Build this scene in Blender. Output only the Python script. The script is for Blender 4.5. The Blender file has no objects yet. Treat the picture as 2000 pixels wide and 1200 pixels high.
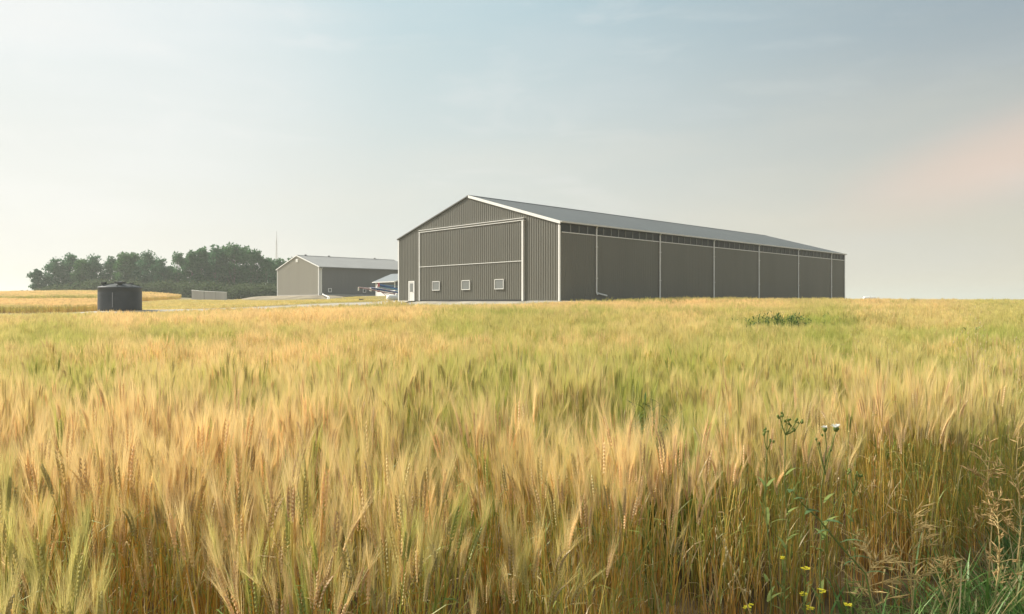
import bpy, math, random
import numpy as np
from mathutils import Vector, Matrix
R = math.radians
PI = math.pi
S = bpy.context.scene
COL = S.collection
F = 1384.0; YH = 590.5; EYE = 1.65      # focal length and horizon in photo pixels, eye height in metres

def at(px, py, Y):
    return Vector(((px - 1000) / F * Y, Y, EYE + (YH - py) / F * Y))
def zat(py, Y): return EYE + (YH - py) / F * Y
def xat(px, Y): return (px - 1000) / F * Y

# ------------------------------------------------------------------ materials
def new_mat(name):
    m = bpy.data.materials.new(name); m.use_nodes = True
    nt = m.node_tree; nt.nodes.clear()
    out = nt.nodes.new('ShaderNodeOutputMaterial')
    return m, nt, out

def surf(name, col, rough=0.5, metal=0.0, var=0.08, scale=3.0, bump=0.0, spec=0.5, stretch=None, dirt=None, coat=0):
    """painted or weathered surface: base colour with object-space mottling"""
    m, nt, out = new_mat(name); N = nt.nodes; L = nt.links
    b = N.new('ShaderNodeBsdfPrincipled'); L.new(b.outputs[0], out.inputs[0])
    tc = N.new('ShaderNodeTexCoord'); mp = N.new('ShaderNodeMapping'); L.new(tc.outputs['Object'], mp.inputs[0])
    if stretch: mp.inputs['Scale'].default_value = stretch
    nz = N.new('ShaderNodeTexNoise'); nz.inputs['Scale'].default_value = scale; nz.inputs['Detail'].default_value = 6
    L.new(mp.outputs[0], nz.inputs['Vector'])
    mx = N.new('ShaderNodeMix'); mx.data_type = 'RGBA'
    c2 = dirt or [c * (1 - 3 * var) for c in col]
    c1 = [min(1, c * (1 + 1.6 * var)) for c in col]
    mx.inputs[6].default_value = (*c1, 1); mx.inputs[7].default_value = (*c2, 1)
    L.new(nz.outputs[0], mx.inputs[0]); L.new(mx.outputs[2], b.inputs['Base Color'])
    b.inputs['Roughness'].default_value = rough; b.inputs['Metallic'].default_value = metal
    b.inputs['Specular IOR Level'].default_value = spec
    if bump:
        bp = N.new('ShaderNodeBump'); bp.inputs['Strength'].default_value = bump; bp.inputs['Distance'].default_value = .02
        L.new(nz.outputs[0], bp.inputs['Height']); L.new(bp.outputs[0], b.inputs['Normal'])
    return m

def plant_mat(name, transl=0.35, bright=1.0):
    """two colours per vertex (ripe cg, green cn) mixed by the tint of each plant"""
    m, nt, out = new_mat(name); N = nt.nodes; L = nt.links
    ag = N.new('ShaderNodeAttribute'); ag.attribute_name = 'cg'
    an = N.new('ShaderNodeAttribute'); an.attribute_name = 'cn'
    at_ = N.new('ShaderNodeAttribute'); at_.attribute_name = 'tint'; at_.attribute_type = 'INSTANCER'
    ar = N.new('ShaderNodeAttribute'); ar.attribute_name = 'rnd'; ar.attribute_type = 'INSTANCER'
    mx = N.new('ShaderNodeMix'); mx.data_type = 'RGBA'; mx.clamp_factor = True
    L.new(at_.outputs['Fac'], mx.inputs[0]); L.new(ag.outputs['Color'], mx.inputs[6]); L.new(an.outputs['Color'], mx.inputs[7])
    mm = N.new('ShaderNodeVectorMath'); mm.operation = 'SCALE'
    L.new(mx.outputs[2], mm.inputs[0])
    ma = N.new('ShaderNodeMath'); ma.operation = 'MULTIPLY_ADD'; ma.inputs[1].default_value = .34 * bright; ma.inputs[2].default_value = .82 * bright
    L.new(ar.outputs['Fac'], ma.inputs[0]); L.new(ma.outputs[0], mm.inputs['Scale'])
    d = N.new('ShaderNodeBsdfDiffuse'); t = N.new('ShaderNodeBsdfTranslucent'); ms = N.new('ShaderNodeMixShader')
    g = N.new('ShaderNodeBsdfGlossy'); g.inputs['Roughness'].default_value = .45; g.inputs['Color'].default_value = (.9, .9, .8, 1)
    ms.inputs[0].default_value = transl
    for s in (d, t): L.new(mm.outputs[0], s.inputs['Color'])
    L.new(d.outputs[0], ms.inputs[1]); L.new(t.outputs[0], ms.inputs[2])
    m2 = N.new('ShaderNodeMixShader'); m2.inputs[0].default_value = .03
    L.new(ms.outputs[0], m2.inputs[1]); L.new(g.outputs[0], m2.inputs[2]); L.new(m2.outputs[0], out.inputs[0])
    return m

def leaf_mat(name, c1, c2, transl=.38, scale=1.2):
    m, nt, out = new_mat(name); N = nt.nodes; L = nt.links
    geo = N.new('ShaderNodeNewGeometry')
    tc = N.new('ShaderNodeTexCoord'); nz = N.new('ShaderNodeTexNoise'); nz.inputs['Scale'].default_value = scale
    L.new(tc.outputs['Object'], nz.inputs['Vector'])
    ad = N.new('ShaderNodeMath'); ad.operation = 'MULTIPLY_ADD'; ad.inputs[1].default_value = .6
    L.new(geo.outputs['Random Per Island'], ad.inputs[0])
    sb = N.new('ShaderNodeMath'); sb.operation = 'MULTIPLY'; sb.inputs[1].default_value = .45
    L.new(nz.outputs[0], sb.inputs[0]); L.new(sb.outputs[0], ad.inputs[2])
    mx = N.new('ShaderNodeMix'); mx.data_type = 'RGBA'; mx.inputs[6].default_value = (*c1, 1); mx.inputs[7].default_value = (*c2, 1)
    L.new(ad.outputs[0], mx.inputs[0])
    d = N.new('ShaderNodeBsdfDiffuse'); t = N.new('ShaderNodeBsdfTranslucent'); ms = N.new('ShaderNodeMixShader'); ms.inputs[0].default_value = transl
    for s in (d, t): L.new(mx.outputs[2], s.inputs['Color'])
    L.new(d.outputs[0], ms.inputs[1]); L.new(t.outputs[0], ms.inputs[2]); L.new(ms.outputs[0], out.inputs[0])
    return m

M = {}
M['cladding'] = surf('taupe_steel_cladding', (.142, .138, .113), .5, 0, .07, .5, stretch=(1, 1, .15), spec=.4)
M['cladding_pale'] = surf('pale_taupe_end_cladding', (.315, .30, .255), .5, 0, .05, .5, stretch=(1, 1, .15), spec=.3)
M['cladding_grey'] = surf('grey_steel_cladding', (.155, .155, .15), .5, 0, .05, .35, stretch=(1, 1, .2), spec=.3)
M['roof'] = surf('grey_steel_roof', (.094, .107, .110), .62, 0, .06, .25, spec=.25)
M['roof_pale'] = surf('pale_grey_steel_roof', (.215, .22, .215), .65, 0, .05, .25, spec=.2)
M['white'] = surf('white_trim_paint', (.78, .78, .75), .4, 0, .04, 2)
M['grey_trim'] = surf('pale_grey_gutter', (.52, .54, .53), .4, 0, .05, 1)
M['white_dull'] = surf('off_white_paint', (.66, .66, .63), .5, 0, .06, 2)
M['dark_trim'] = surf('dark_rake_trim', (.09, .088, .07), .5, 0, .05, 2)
M['glass'] = surf('grey_window_glass', (.16, .17, .165), .08, 0, .03, .5, spec=.9)
M['glass_dark'] = surf('dark_clerestory_glass', (.028, .030, .028), .4, 0, .12, .6, spec=.25)
M['mullion'] = surf('grey_mullion', (.20, .205, .19), .5, 0, .06, 2)
M['concrete'] = surf('pale_concrete', (.42, .40, .36), .9, 0, .08, 2, bump=.2)
M['black_poly'] = surf('dark_blue_black_polyethylene', (.036, .044, .058), .45, 0, .12, 1.2, spec=.45)
M['black_lid'] = surf('black_lid_plastic', (.022, .024, .026), .45, 0, .10, 3)
M['tube_clear'] = surf('cloudy_sight_tube', (.26, .26, .28), .3, 0, .05, 2)
M['galv'] = surf('galvanised_grey_panel', (.47, .46, .44), .5, .15, .07, .8, stretch=(1, 1, .25))
M['galv_dark'] = surf('steel_post', (.14, .14, .135), .5, .4, .07, 2)
M['mast'] = surf('weathered_mast_steel', (.62, .62, .60), .5, .3, .07, 2)
M['blue'] = surf('blue_auger_paint', (.02, .085, .23), .35, 0, .08, 2, spec=.15)
M['blue_pale'] = surf('light_blue_auger_paint', (.13, .36, .52), .4, 0, .08, 2, spec=.15)
M['red'] = surf('dark_red_auger_paint', (.085, .02, .018), .4, 0, .08, 2, spec=.15)
M['red_bright'] = surf('faded_red_panel', (.50, .10, .12), .5, 0, .08, 2)
M['rubber'] = surf('black_rubber', (.025, .025, .024), .8, 0, .1, 3)
M['bark'] = surf('grey_poplar_bark', (.16, .14, .11), .9, 0, .12, 4, bump=.4, stretch=(3, 3, .6))
M['leaf_a'] = leaf_mat('poplar_leaves', (.040, .112, .046), (.098, .210, .082))
M['leaf_b'] = leaf_mat('blue_green_leaves', (.042, .114, .058), (.096, .204, .098))
M['leaf_c'] = leaf_mat('fresh_green_leaves', (.050, .128, .046), (.112, .218, .076))
M['undergrowth'] = leaf_mat('undergrowth_leaves', (.050, .078, .036), (.095, .125, .055), scale=.15)
M['wheat'] = plant_mat('ripening_wheat', .42, .97)
M['grass'] = plant_mat('verge_grass_blades', .38, 1.0)
M['weed_green'] = leaf_mat('weed_green', (.15, .21, .06), (.28, .33, .11), scale=8)
M['weed_dark'] = leaf_mat('weed_dark_green', (.06, .105, .035), (.12, .18, .06), scale=3)
M['weed_straw'] = leaf_mat('weed_straw', (.48, .36, .15), (.70, .56, .28), scale=8)
M['weed_rust'] = leaf_mat('weed_rust', (.42, .28, .12), (.64, .48, .24), scale=8)
M['petal_white'] = leaf_mat('white_petals', (.75, .75, .70), (.88, .88, .85), scale=8)
M['petal_yellow'] = leaf_mat('yellow_petals', (.68, .60, .04), (.80, .74, .10), scale=8)
M['oat'] = leaf_mat('pale_oat_husk', (.58, .48, .26), (.76, .68, .44), scale=8)

# ------------------------------------------------------------------ mesh helpers
class MB:
    def __init__(s): s.v = []; s.f = []; s.m = []
    def add(s, vs, fs, mi=0):
        o = len(s.v); s.v += [tuple(v) for v in vs]; s.f += [tuple(i + o for i in f) for f in fs]; s.m += [mi] * len(fs)
        return s
    def box(s, o, ax, ay, az, mi=0):
        """box spanned by three edge vectors from the corner o"""
        o, ax, ay, az = map(Vector, (o, ax, ay, az))
        vs = [o, o + ax, o + ax + ay, o + ay]; vs += [v + az for v in vs]
        return s.add(vs, [(3, 2, 1, 0), (4, 5, 6, 7), (0, 1, 5, 4), (1, 2, 6, 5), (2, 3, 7, 6), (3, 0, 4, 7)], mi)
    def tube(s, pts, rad, n=8, mi=0, cap=True):
        pts = [Vector(p) for p in pts]
        if not hasattr(rad, '__len__'): rad = [rad] * len(pts)
        vs = []; fs = []
        for i, p in enumerate(pts):
            d = (pts[min(i + 1, len(pts) - 1)] - pts[max(i - 1, 0)]).normalized()
            a = d.cross(Vector((0, 0, 1)) if abs(d.z) < .9 else Vector((1, 0, 0))).normalized(); b = d.cross(a)
            for k in range(n):
                t = 2 * PI * k / n; vs.append(p + (a * math.cos(t) + b * math.sin(t)) * rad[i])
        for i in range(len(pts) - 1):
            for k in range(n):
                fs.append((i * n + k, i * n + (k + 1) % n, (i + 1) * n + (k + 1) % n, (i + 1) * n + k))
        if cap: fs += [tuple(range(n))[::-1], tuple((len(pts) - 1) * n + k for k in range(n))]
        return s.add(vs, fs, mi)
    def lathe(s, c, prof, n=48, mi=0):
        c = Vector(c); vs = []; fs = []
        for (r, z) in prof:
            for k in range(n):
                t = 2 * PI * k / n; vs.append(c + Vector((r * math.cos(t), r * math.sin(t), z)))
        for i in range(len(prof) - 1):
            for k in range(n):
                fs.append((i * n + k, i * n + (k + 1) % n, (i + 1) * n + (k + 1) % n, (i + 1) * n + k))
        fs += [tuple(range(n))[::-1], tuple((len(prof) - 1) * n + k for k in range(n))]
        return s.add(vs, fs, mi)

def mesh_obj(name, mb, mats, parent=None, origin=None, smooth=False):
    """links mb as ONE object; vertices are given in world space, origin is the thing's base"""
    me = bpy.data.meshes.new(name)
    o3 = Vector(origin) if origin is not None else (Vector(parent['_o']) if parent is not None and '_o' in parent else Vector((0, 0, 0)))
    me.from_pydata([(v[0] - o3.x, v[1] - o3.y, v[2] - o3.z) for v in mb.v], [], mb.f)
    for m in (mats if isinstance(mats, (list, tuple)) else [mats]): me.materials.append(m)
    me.polygons.foreach_set('material_index', mb.m)
    if smooth: me.polygons.foreach_set('use_smooth', [True] * len(me.polygons))
    me.update()
    o = bpy.data.objects.new(name, me); COL.objects.link(o)
    if parent is not None: o.parent = parent; o['_o'] = tuple(o3)
    else: o.location = o3
    return o

def tag(o, label, cat, group=None, kind=None):
    o['label'] = label; o['category'] = cat
    if group: o['group'] = group
    if kind: o['kind'] = kind
    return o
def thing(name, loc, label, cat, group=None):
    o = bpy.data.objects.new(name, None); COL.objects.link(o); o.location = loc; o['_o'] = tuple(loc); o.empty_display_size = .3
    return tag(o, label, cat, group)

# ------------------------------------------------------------------ terrain
TH = .75886; U = Vector((-math.sin(TH), math.cos(TH), 0)); V = Vector((math.cos(TH), math.sin(TH), 0)); Z = Vector((0, 0, 1))
BA = Vector((4.229, 63.104, EYE + .13)); BW, BL = 25.0, 63.0            # big shed: near corner, width, length
A2 = Vector((-36.8, 135.0, EYE + 1.30)); W2, L2 = 17.6, 22.8           # second shed
def ctl():
    c = [(0, 0, -1.65), (-3, 3, -1.65), (3, 3, -1.65), (0, 6, -1.65), (-8, 7, -1.67), (8, 7, -1.63), (0, 13, -1.63), (-12, 13, -1.68), (12, 13, -1.58),
         (0, 22, -1.52), (-18, 22, -1.70), (18, 22, -1.5), (0, 38, -1.28), (-28, 38, -1.76), (28, 38, -1.22), (-12, 50, -1.50), (12, 48, -1.1), (-1, 57, -1.22),
         (-20, -10, -1.65), (20, -10, -1.65), (0, -30, -1.65), (-60, 0, -1.7), (60, 0, -1.5), (60, 50, -1.0), (-55, 40, -1.9)]
    def p(px, Y, e): c.append(((px - 1000) / F * Y, Y, e))
    p(235, 64, -.82); p(165, 60, -1.0); p(560, 75, -.60); p(640, 80, -.38); p(740, 86, -.13); p(60, 56, -1.75); p(-100, 52, -1.8); p(60, 68, -1.3); p(235, 48, -1.78)
    p(860, 66, -1.27); p(980, 62, -1.22); p(780, 73, -1.18); p(400, 52, -1.62); p(560, 61, -1.48); p(690, 67, -1.28); p(640, 55, -1.45)
    p(1200, 60, -.85); p(1290, 66, -.70); p(1400, 73, -.68); p(1500, 80, -.70); p(1640, 94, -.88); p(1800, 108, -1.02); p(2000, 108, -.90); p(2200, 108, -.7)
    p(1750, 150, -.35); p(2100, 150, -.35); p(1700, 276, .55); p(2000, 276, .55); p(2300, 276, .6); p(1300, 276, .6)
    p(1000, 120, .1); p(1100, 200, .3)
    for q in (0, -200): p(q, 78, -1.15); p(q, 100, -.45); p(q, 115, .15); p(q, 140, .95); p(q, 165, 1.55); p(q, 200, 1.9)
    p(150, 78, -1.1); p(150, 100, -.40); p(150, 115, .22); p(150, 140, 1.15); p(150, 165, 1.85); p(150, 195, 1.9); p(270, 100, -.40); p(270, 120, .25); p(270, 150, 1.35); p(270, 195, 1.5)
    p(330, 150, .95); p(345, 120, .12); p(380, 155, .35); p(420, 150, .12); p(450, 155, .3); p(480, 110, -.15); p(480, 90, -.55); p(350, 80, -.85); p(350, 100, -.45)
    p(600, 95, -.15); p(600, 112, .15); p(700, 100, .1); p(420, 200, 1.0); p(520, 200, 1.2); p(700, 200, 1.2)
    for (x, y, e) in [(-400, 500, 3), (-150, 500, 2), (100, 500, 1.6), (400, 500, 1.8), (-400, 200, 3), (400, 200, .6), (-300, 0, -1.5), (300, 0, -1), (0, -300, -1.6), (-400, -300, -1.6), (400, -300, -1.2), (0, 300, .8)]: c.append((x, y, e))
    return np.array(c, float)
_C = ctl()
def _phi(d2): return d2 * np.log(d2 + 1e-9) * .5
def _tps():
    x = _C[:, :2] / 100; n = len(x)
    K = _phi(((x[:, None] - x[None]) ** 2).sum(-1)) + np.eye(n) * 1e-4
    P = np.c_[np.ones(n), x]; A = np.zeros((n + 3, n + 3)); A[:n, :n] = K; A[:n, n:] = P; A[n:, :n] = P.T
    return np.linalg.solve(A, np.r_[_C[:, 2], 0, 0, 0])
_W = _tps()
def sstep(t): t = np.clip(t, 0, 1); return t * t * (3 - 2 * t)
def rect_dist(x, y, o, w, l):
    """distance outside the rectangle of a building (corner o, w along U, l along V)"""
    a = (x - o.x) * U.x + (y - o.y) * U.y; b = (x - o.x) * V.x + (y - o.y) * V.y
    da = np.maximum(np.maximum(-a, a - w), 0); db = np.maximum(np.maximum(-b, b - l), 0)
    return np.hypot(da, db)
def hgt(x, y):
    """ground height at (x, y), arrays or numbers"""
    x = np.asarray(x, float); y = np.asarray(y, float); sh = x.shape; x = x.ravel(); y = y.ravel()
    cx = np.clip(x, -390, 390); cy = np.clip(y, -290, 490)
    e = np.empty(len(x))
    for i in range(0, len(x), 20000):
        q = np.c_[cx[i:i + 20000], cy[i:i + 20000]] / 100
        K = _phi(((q[:, None] - _C[None, :, :2] / 100) ** 2).sum(-1))
        e[i:i + 20000] = K @ _W[:-3] + _W[-3] + q @ _W[-2:]
    r = np.hypot(x, y); e = e + sstep((y - 300) / 700) * 2.0 * (x > -1e9) * sstep((x + 300) / 500)
    d1 = rect_dist(x, y, BA, BW, BL); t = 1 - sstep((d1 - 1.2) / 3.5); e = e * (1 - t) + (BA.z - EYE - .05) * t
    d2 = rect_dist(x, y, A2, W2, L2 + 4); t = 1 - sstep((d2 - 2.5) / 9.0); e = e * (1 - t) + (A2.z - EYE - .04) * t
    d3 = rect_dist(x, y, SH, 6.0, 7.0); t = 1 - sstep((d3 - 1.5) / 9.0); e = np.maximum(e, e * (1 - t) + (SH.z - EYE - .04) * t)
    return (e + EYE).reshape(sh)
SH = Vector((-20.1, 122.0, EYE + 1.12))                                    # small shed, near corner
def h1(x, y): return float(hgt(np.array([x]), np.array([y]))[0])

# value noise for patchiness
_rng = np.random.default_rng(7)
_T = _rng.random((256, 256))
def vnoise(x, y):
    xi = np.floor(x).astype(int); yi = np.floor(y).astype(int); fx = sstep(x - xi); fy = sstep(y - yi)
    g = lambda a, b: _T[a % 256, b % 256]
    return (g(xi, yi) * (1 - fx) + g(xi + 1, yi) * fx) * (1 - fy) + (g(xi, yi + 1) * (1 - fx) + g(xi + 1, yi + 1) * fx) * fy
def fbm(x, y, o=3):
    s = 0; a = .5; t = 0
    for k in range(o): s = s + a * vnoise(x * 2 ** k + 17 * k, y * 2 ** k + 5 * k); t += a; a *= .5
    return s / t

def inpoly(x, y, poly):
    x = np.asarray(x); y = np.asarray(y); r = np.zeros(x.shape, bool); n = len(poly)
    for i in range(n):
        x1, y1 = poly[i]; x2, y2 = poly[(i + 1) % n]
        c = ((y1 > y) != (y2 > y)) & (x < (x2 - x1) * (y - y1) / (y2 - y1 + 1e-12) + x1)
        r ^= c
    return r
P2 = lambda px, Y: (xat(px, Y), Y)
# the near wheat field: its front edge by the camera, then the drive, the gable and the side wall
EDGE = [(-6, 1.3), (-1.35, 1.55), (-.6, 1.72), (0, 2.15), (.5, 2.65), (1.05, 3.15), (1.95, 3.70), (2.75, 4.15), (3.6, 5.0), (5.9, 7.9), (9.5, 12.5), (30, 36), (60, 62), (130, 100)]
FIELD = EDGE + [(150, 118), (62, 118)] + [tuple((BA + V * b - U * 3.6)[:2]) for b in (64, 40, 20, 0)] + [tuple((BA - V * 4.2 + U * a)[:2]) for a in (-2, 12, 17.5)] + \
        [P2(760, 78), P2(690, 69), P2(560, 62.5), P2(400, 54.5), P2(235, 50), P2(60, 50), P2(-250, 48), (-60, 30)]
FIELD_A = [P2(-250, 112), P2(0, 112), P2(200, 114), P2(300, 118), P2(338, 135), P2(348, 158), P2(300, 170), P2(0, 176), P2(-250, 176)]
FIELD_B = [P2(-250, 74), P2(0, 75), P2(150, 76), P2(205, 78), P2(222, 90), P2(222, 103), P2(0, 104), P2(-250, 104)]
FIELD_C = [P2(262, 75), P2(350, 78), P2(480, 83), P2(640, 92), P2(730, 96), P2(730, 112), P2(620, 120), P2(500, 128), P2(470, 142), P2(340, 128), P2(262, 104)]
DRIVE = [P2(120, 60.5), P2(235, 63.0), P2(330, 65.2), P2(430, 69), P2(560, 75.0), P2(650, 81), P2(740, 85.5), tuple((BA - V * 3.0 + U * 21)[:2])]

def build_ground():
    def axis(lo, hi, step, far):
        a = list(np.arange(lo, hi + 1e-6, step)); s = step
        up = [hi]; dn = [lo]
        while up[-1] < far: s *= 1.25; up.append(up[-1] + s)
        s = step
        while dn[-1] > -far: s *= 1.25; dn.append(dn[-1] - s)
        return np.array(dn[:0:-1] + a + up[1:])
    xs = axis(-135, 110, 1.25, 7000); ys = axis(-8, 200, 1.25, 7000)
    X, Y = np.meshgrid(xs, ys); H = hgt(X, Y) + (fbm(X * .5, Y * .5) - .5) * .06
    nx, ny = len(xs), len(ys)
    v = np.c_[X.ravel(), Y.ravel(), H.ravel()]
    i = np.arange(nx * ny).reshape(ny, nx)
    f = np.stack([i[:-1, :-1], i[:-1, 1:], i[1:, 1:], i[1:, :-1]], -1).reshape(-1, 4)
    me = bpy.data.meshes.new('ground'); me.from_pydata(v.tolist(), [], f.tolist())
    x, y = v[:, 0], v[:, 1]
    c = np.tile(np.array([.34, .27, .15]), (len(v), 1))                       # dry far fields
    def put(mask, col): c[mask] = col
    put(y < 200, (.22, .19, .10))
    put((y > 250) & (x > 20), (.30, .235, .13))
    put(inpoly(x, y, FIELD), (.15, .105, .055))
    put(inpoly(x, y, FIELD_A) | inpoly(x, y, FIELD_B), (.26, .19, .08))
    put(inpoly(x, y, FIELD_C), (.30, .26, .09))
    d2 = rect_dist(x, y, A2, W2, L2 + 4); put(d2 < 11, (.25, .215, .155)); put((d2 < 11) & (d2 > 8), (.21, .19, .10))
    put((rect_dist(x, y, SH, 6, 7) < 6), (.24, .215, .14))
    d1 = rect_dist(x, y, BA, BW, BL); put(d1 < 3.2, (.29, .27, .22))
    put((y < 1.1) | ((y < 30) & ~inpoly(x, y, FIELD)), (.060, .055, .025))     # weedy verge round the camera
    ca = me.color_attributes.new('ground_colour', 'FLOAT_COLOR', 'POINT')
    ca.data.foreach_set('color', np.c_[c, np.ones(len(c))].astype(np.float32).ravel())
    m, nt, out = new_mat('soil_and_stubble'); N = nt.nodes; L = nt.links
    b = N.new('ShaderNodeBsdfPrincipled'); b.inputs['Roughness'].default_value = .95; b.inputs['Specular IOR Level'].default_value = .1; L.new(b.outputs[0], out.inputs[0])
    a = N.new('ShaderNodeAttribute'); a.attribute_name = 'ground_colour'
    tc = N.new('ShaderNodeTexCoord'); nz = N.new('ShaderNodeTexNoise'); nz.inputs['Scale'].default_value = .35; nz.inputs['Detail'].default_value = 10; L.new(tc.outputs['Object'], nz.inputs['Vector'])
    mr = N.new('ShaderNodeMapRange'); mr.inputs[1].default_value = .3; mr.inputs[2].default_value = .7; mr.inputs[3].default_value = .7; mr.inputs[4].default_value = 1.25; L.new(nz.outputs[0], mr.inputs[0])
    vm = N.new('ShaderNodeVectorMath'); vm.operation = 'SCALE'; L.new(a.outputs['Color'], vm.inputs[0]); L.new(mr.outputs[0], vm.inputs['Scale']); L.new(vm.outputs[0], b.inputs['Base Color'])
    bp = N.new('ShaderNodeBump'); bp.inputs['Strength'].default_value = .5; bp.inputs['Distance'].default_value = .05; L.new(nz.outputs[0], bp.inputs['Height']); L.new(bp.outputs[0], b.inputs['Normal'])
    me.materials.append(m); me.polygons.foreach_set('use_smooth', [True] * len(me.polygons))
    o = bpy.data.objects.new('ground', me); COL.objects.link(o); o['kind'] = 'structure'
    # gravel drive draped on the ground
    mb = MB(); pts = []
    for i in range(len(DRIVE) - 1):
        for k in range(12): pts.append(Vector(DRIVE[i]).lerp(Vector(DRIVE[i + 1]), k / 12))
    pts.append(Vector(DRIVE[-1])); n = 9; vs = []; fs = []
    for i, p in enumerate(pts):
        d = (pts[min(i + 1, len(pts) - 1)] - pts[max(i - 1, 0)]).normalized(); q = Vector((-d.y, d.x))
        for k in range(n):
            t = k / (n - 1); w = (t - .5) * (5.2 + .5 * math.sin(i * .7)); r = p + q * w
            vs.append((r.x, r.y, h1(r.x, r.y) + .10 - .04 * abs(2 * t - 1) ** 2))
    for i in range(len(pts) - 1):
        for k in range(n - 1): fs.append((i * n + k, (i + 1) * n + k, (i + 1) * n + k + 1, i * n + k + 1))
    mb.add(vs, fs)
    g = surf('pale_gravel', (.37, .345, .29), .95, 0, .10, 1.5, bump=.4, spec=.1)
    o = mesh_obj('gravel_drive', mb, g, smooth=True); o['kind'] = 'structure'
build_ground()

# ------------------------------------------------------------------ buildings
class Frame:
    """building-local coordinates: a along U, b along V, z up from the base corner"""
    def __init__(s, o): s.o = Vector(o)
    def __call__(s, a, b, z): return s.o + U * a + V * b + Z * z

def rib_wall(mb, p0, d, length, nrm, zlo, ztop, period=.3, rh=.038, mi=0):
    """ribbed steel sheet from p0 along d; zlo and ztop give the bottom and top at a distance s"""
    prof = []; s = 0
    while s < length - 1e-6:
        for (ds, h) in ((0, 0), (period * .66, 0), (period * .74, rh), (period * .92, rh)):
            if s + ds < length: prof.append((s + ds, h))
        s += period
    prof.append((length, 0)); vs = []; fs = []
    for (q, h) in prof:
        b = p0 + d * q + nrm * h; vs += [b + Z * zlo(q), b + Z * ztop(q)]
    for i in range(len(prof) - 1): fs.append((2 * i, 2 * i + 2, 2 * i + 3, 2 * i + 1))
    mb.add(vs, fs, mi)

def gable_shed(root, o, W, L, eave, rise, mats, over_e=.35, over_r=.12, period=.3):
    """walls and roof shared by the two steel sheds"""
    P = Frame(o); slope = rise / (W / 2)
    roofz = lambda a: eave + rise - abs(a - W / 2) * slope
    front = MB(); rib_wall(front, P(0, 0, 0), U, W, -V, lambda s: -.3, lambda s: roofz(s) - .02, period)
    side = MB(); rib_wall(side, P(0, 0, 0), V, L, -U, lambda s: -.3, lambda s: mats['side_top'], period, .018)
    rest = MB(); rib_wall(rest, P(W, 0, 0), V, L, U, lambda s: -.3, lambda s: eave - .03, period * 2)
    rib_wall(rest, P(0, L, 0), U, W, V, lambda s: -.3, lambda s: roofz(s) - .02, period * 2)
    mesh_obj('front_wall', front, mats['front'], root); mesh_obj('side_wall', side, mats['side'], root); mesh_obj('rear_wall', rest, mats['side'], root)
    roof = MB(); t = .10
    for sgn in (0, 1):                                                        # each slope: ribbed top sheet, plain underside
        a_e = -over_e if sgn == 0 else W + over_e; z_e = eave - over_e * slope; zr = eave + rise
        n = int(L / (.45 if L < 40 else .6)); vs = []; fs = []; prof = []
        lo, hi = -over_r, L + over_r
        for i in range(n):
            s0 = lo + (hi - lo) * i / n; w = (hi - lo) / n
            prof += [(s0, 0), (s0 + w * .78, 0), (s0 + w * .84, .03), (s0 + w * .94, .03)]
        prof.append((hi, 0))
        for (b, h) in prof: vs += [P(a_e, b, z_e + t + h), P(W / 2, b, zr + t + h)]
        for i in range(len(prof) - 1): fs.append((2 * i, 2 * i + 2, 2 * i + 3, 2 * i + 1))
        roof.add(vs, fs)
        q = [P(a_e, lo, z_e), P(W / 2, lo, zr), P(W / 2, hi, zr), P(a_e, hi, z_e)]; qt = [v + Z * t for v in q]
        roof.add(q + qt, [(0, 1, 2, 3), (0, 4, 5, 1), (2, 6, 7, 3), (0, 3, 7, 4)])
    ro = mesh_obj('roof', roof, mats['roof'], root)
    cap = MB(); zr = eave + rise + t                                        # ridge cap
    for sg in (-1, 1):
        q = [P(W / 2, -over_r - .01, zr + .065), P(W / 2, L + over_r, zr + .065), P(W / 2 + sg * .3, L + over_r, zr + .065 - .3 * slope), P(W / 2 + sg * .3, -over_r - .01, zr + .065 - .3 * slope)]
        cap.add(q, [(0, 1, 2, 3)])
    mesh_obj('ridge_cap', cap, mats['roof'], ro)
    return P, roofz, slope, ro

def rake(P, W, roofz, slope, root, right_mat, left_mat, over_e, over_r, hr, hl):
    for (a0, a1, m, h) in ((-over_e, W / 2, right_mat, hr), (W / 2, W + over_e, left_mat, hl)):
        mb = MB(); b0 = -over_r - .05
        z0 = roofz(a0) if a0 >= 0 else roofz(0) - over_e * slope; z1 = roofz(a1) if a1 <= W else roofz(W) - over_e * slope
        p, q = P(a0, b0, z0 + .13), P(a1, b0, z1 + .13)
        vs = [p, q, q - Z * h, p - Z * h]; vs += [v + V * .06 for v in vs]
        mb.add(vs, [(0, 1, 2, 3), (4, 7, 6, 5), (0, 4, 5, 1), (3, 2, 6, 7), (0, 3, 7, 4), (1, 5, 6, 2)])
        mesh_obj('rake_trim', mb, m, root)

def downspout(P, b, ztop, root, mat, zb=.35, kick=.6, dirv=-1):
    mb = MB(); w = .10
    out = -.05
    mb.tube([P(-.26, b, ztop), P(-.12, b, ztop - .16), P(out - .06, b, ztop - .28), P(out - .06, b, zb), P(-.25, b - .0, zb - .18)], .072, 8)
    if kick: mb.tube([P(out - .05, b, zb), P(-.2, b + kick * .5, zb - .14), P(-.35, b + kick, zb - .26)], .072, 8)
    o = mesh_obj('downspout', mb, mat, root)
    for z in (ztop * .3, ztop * .72): st = MB(); st.box(P(out - .16, b - .11, z), U * .15, V * .22, Z * .05); mesh_obj('strap', st, mat, o)
    return o

def a_of(px): q = (px - 1000) / F; return (BA.x - BA.y * q) / (-U.x + U.y * q)
def b_of(px): q = (px - 1000) / F; return (BA.y * q - BA.x) / (V.x - V.y * q)

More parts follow.
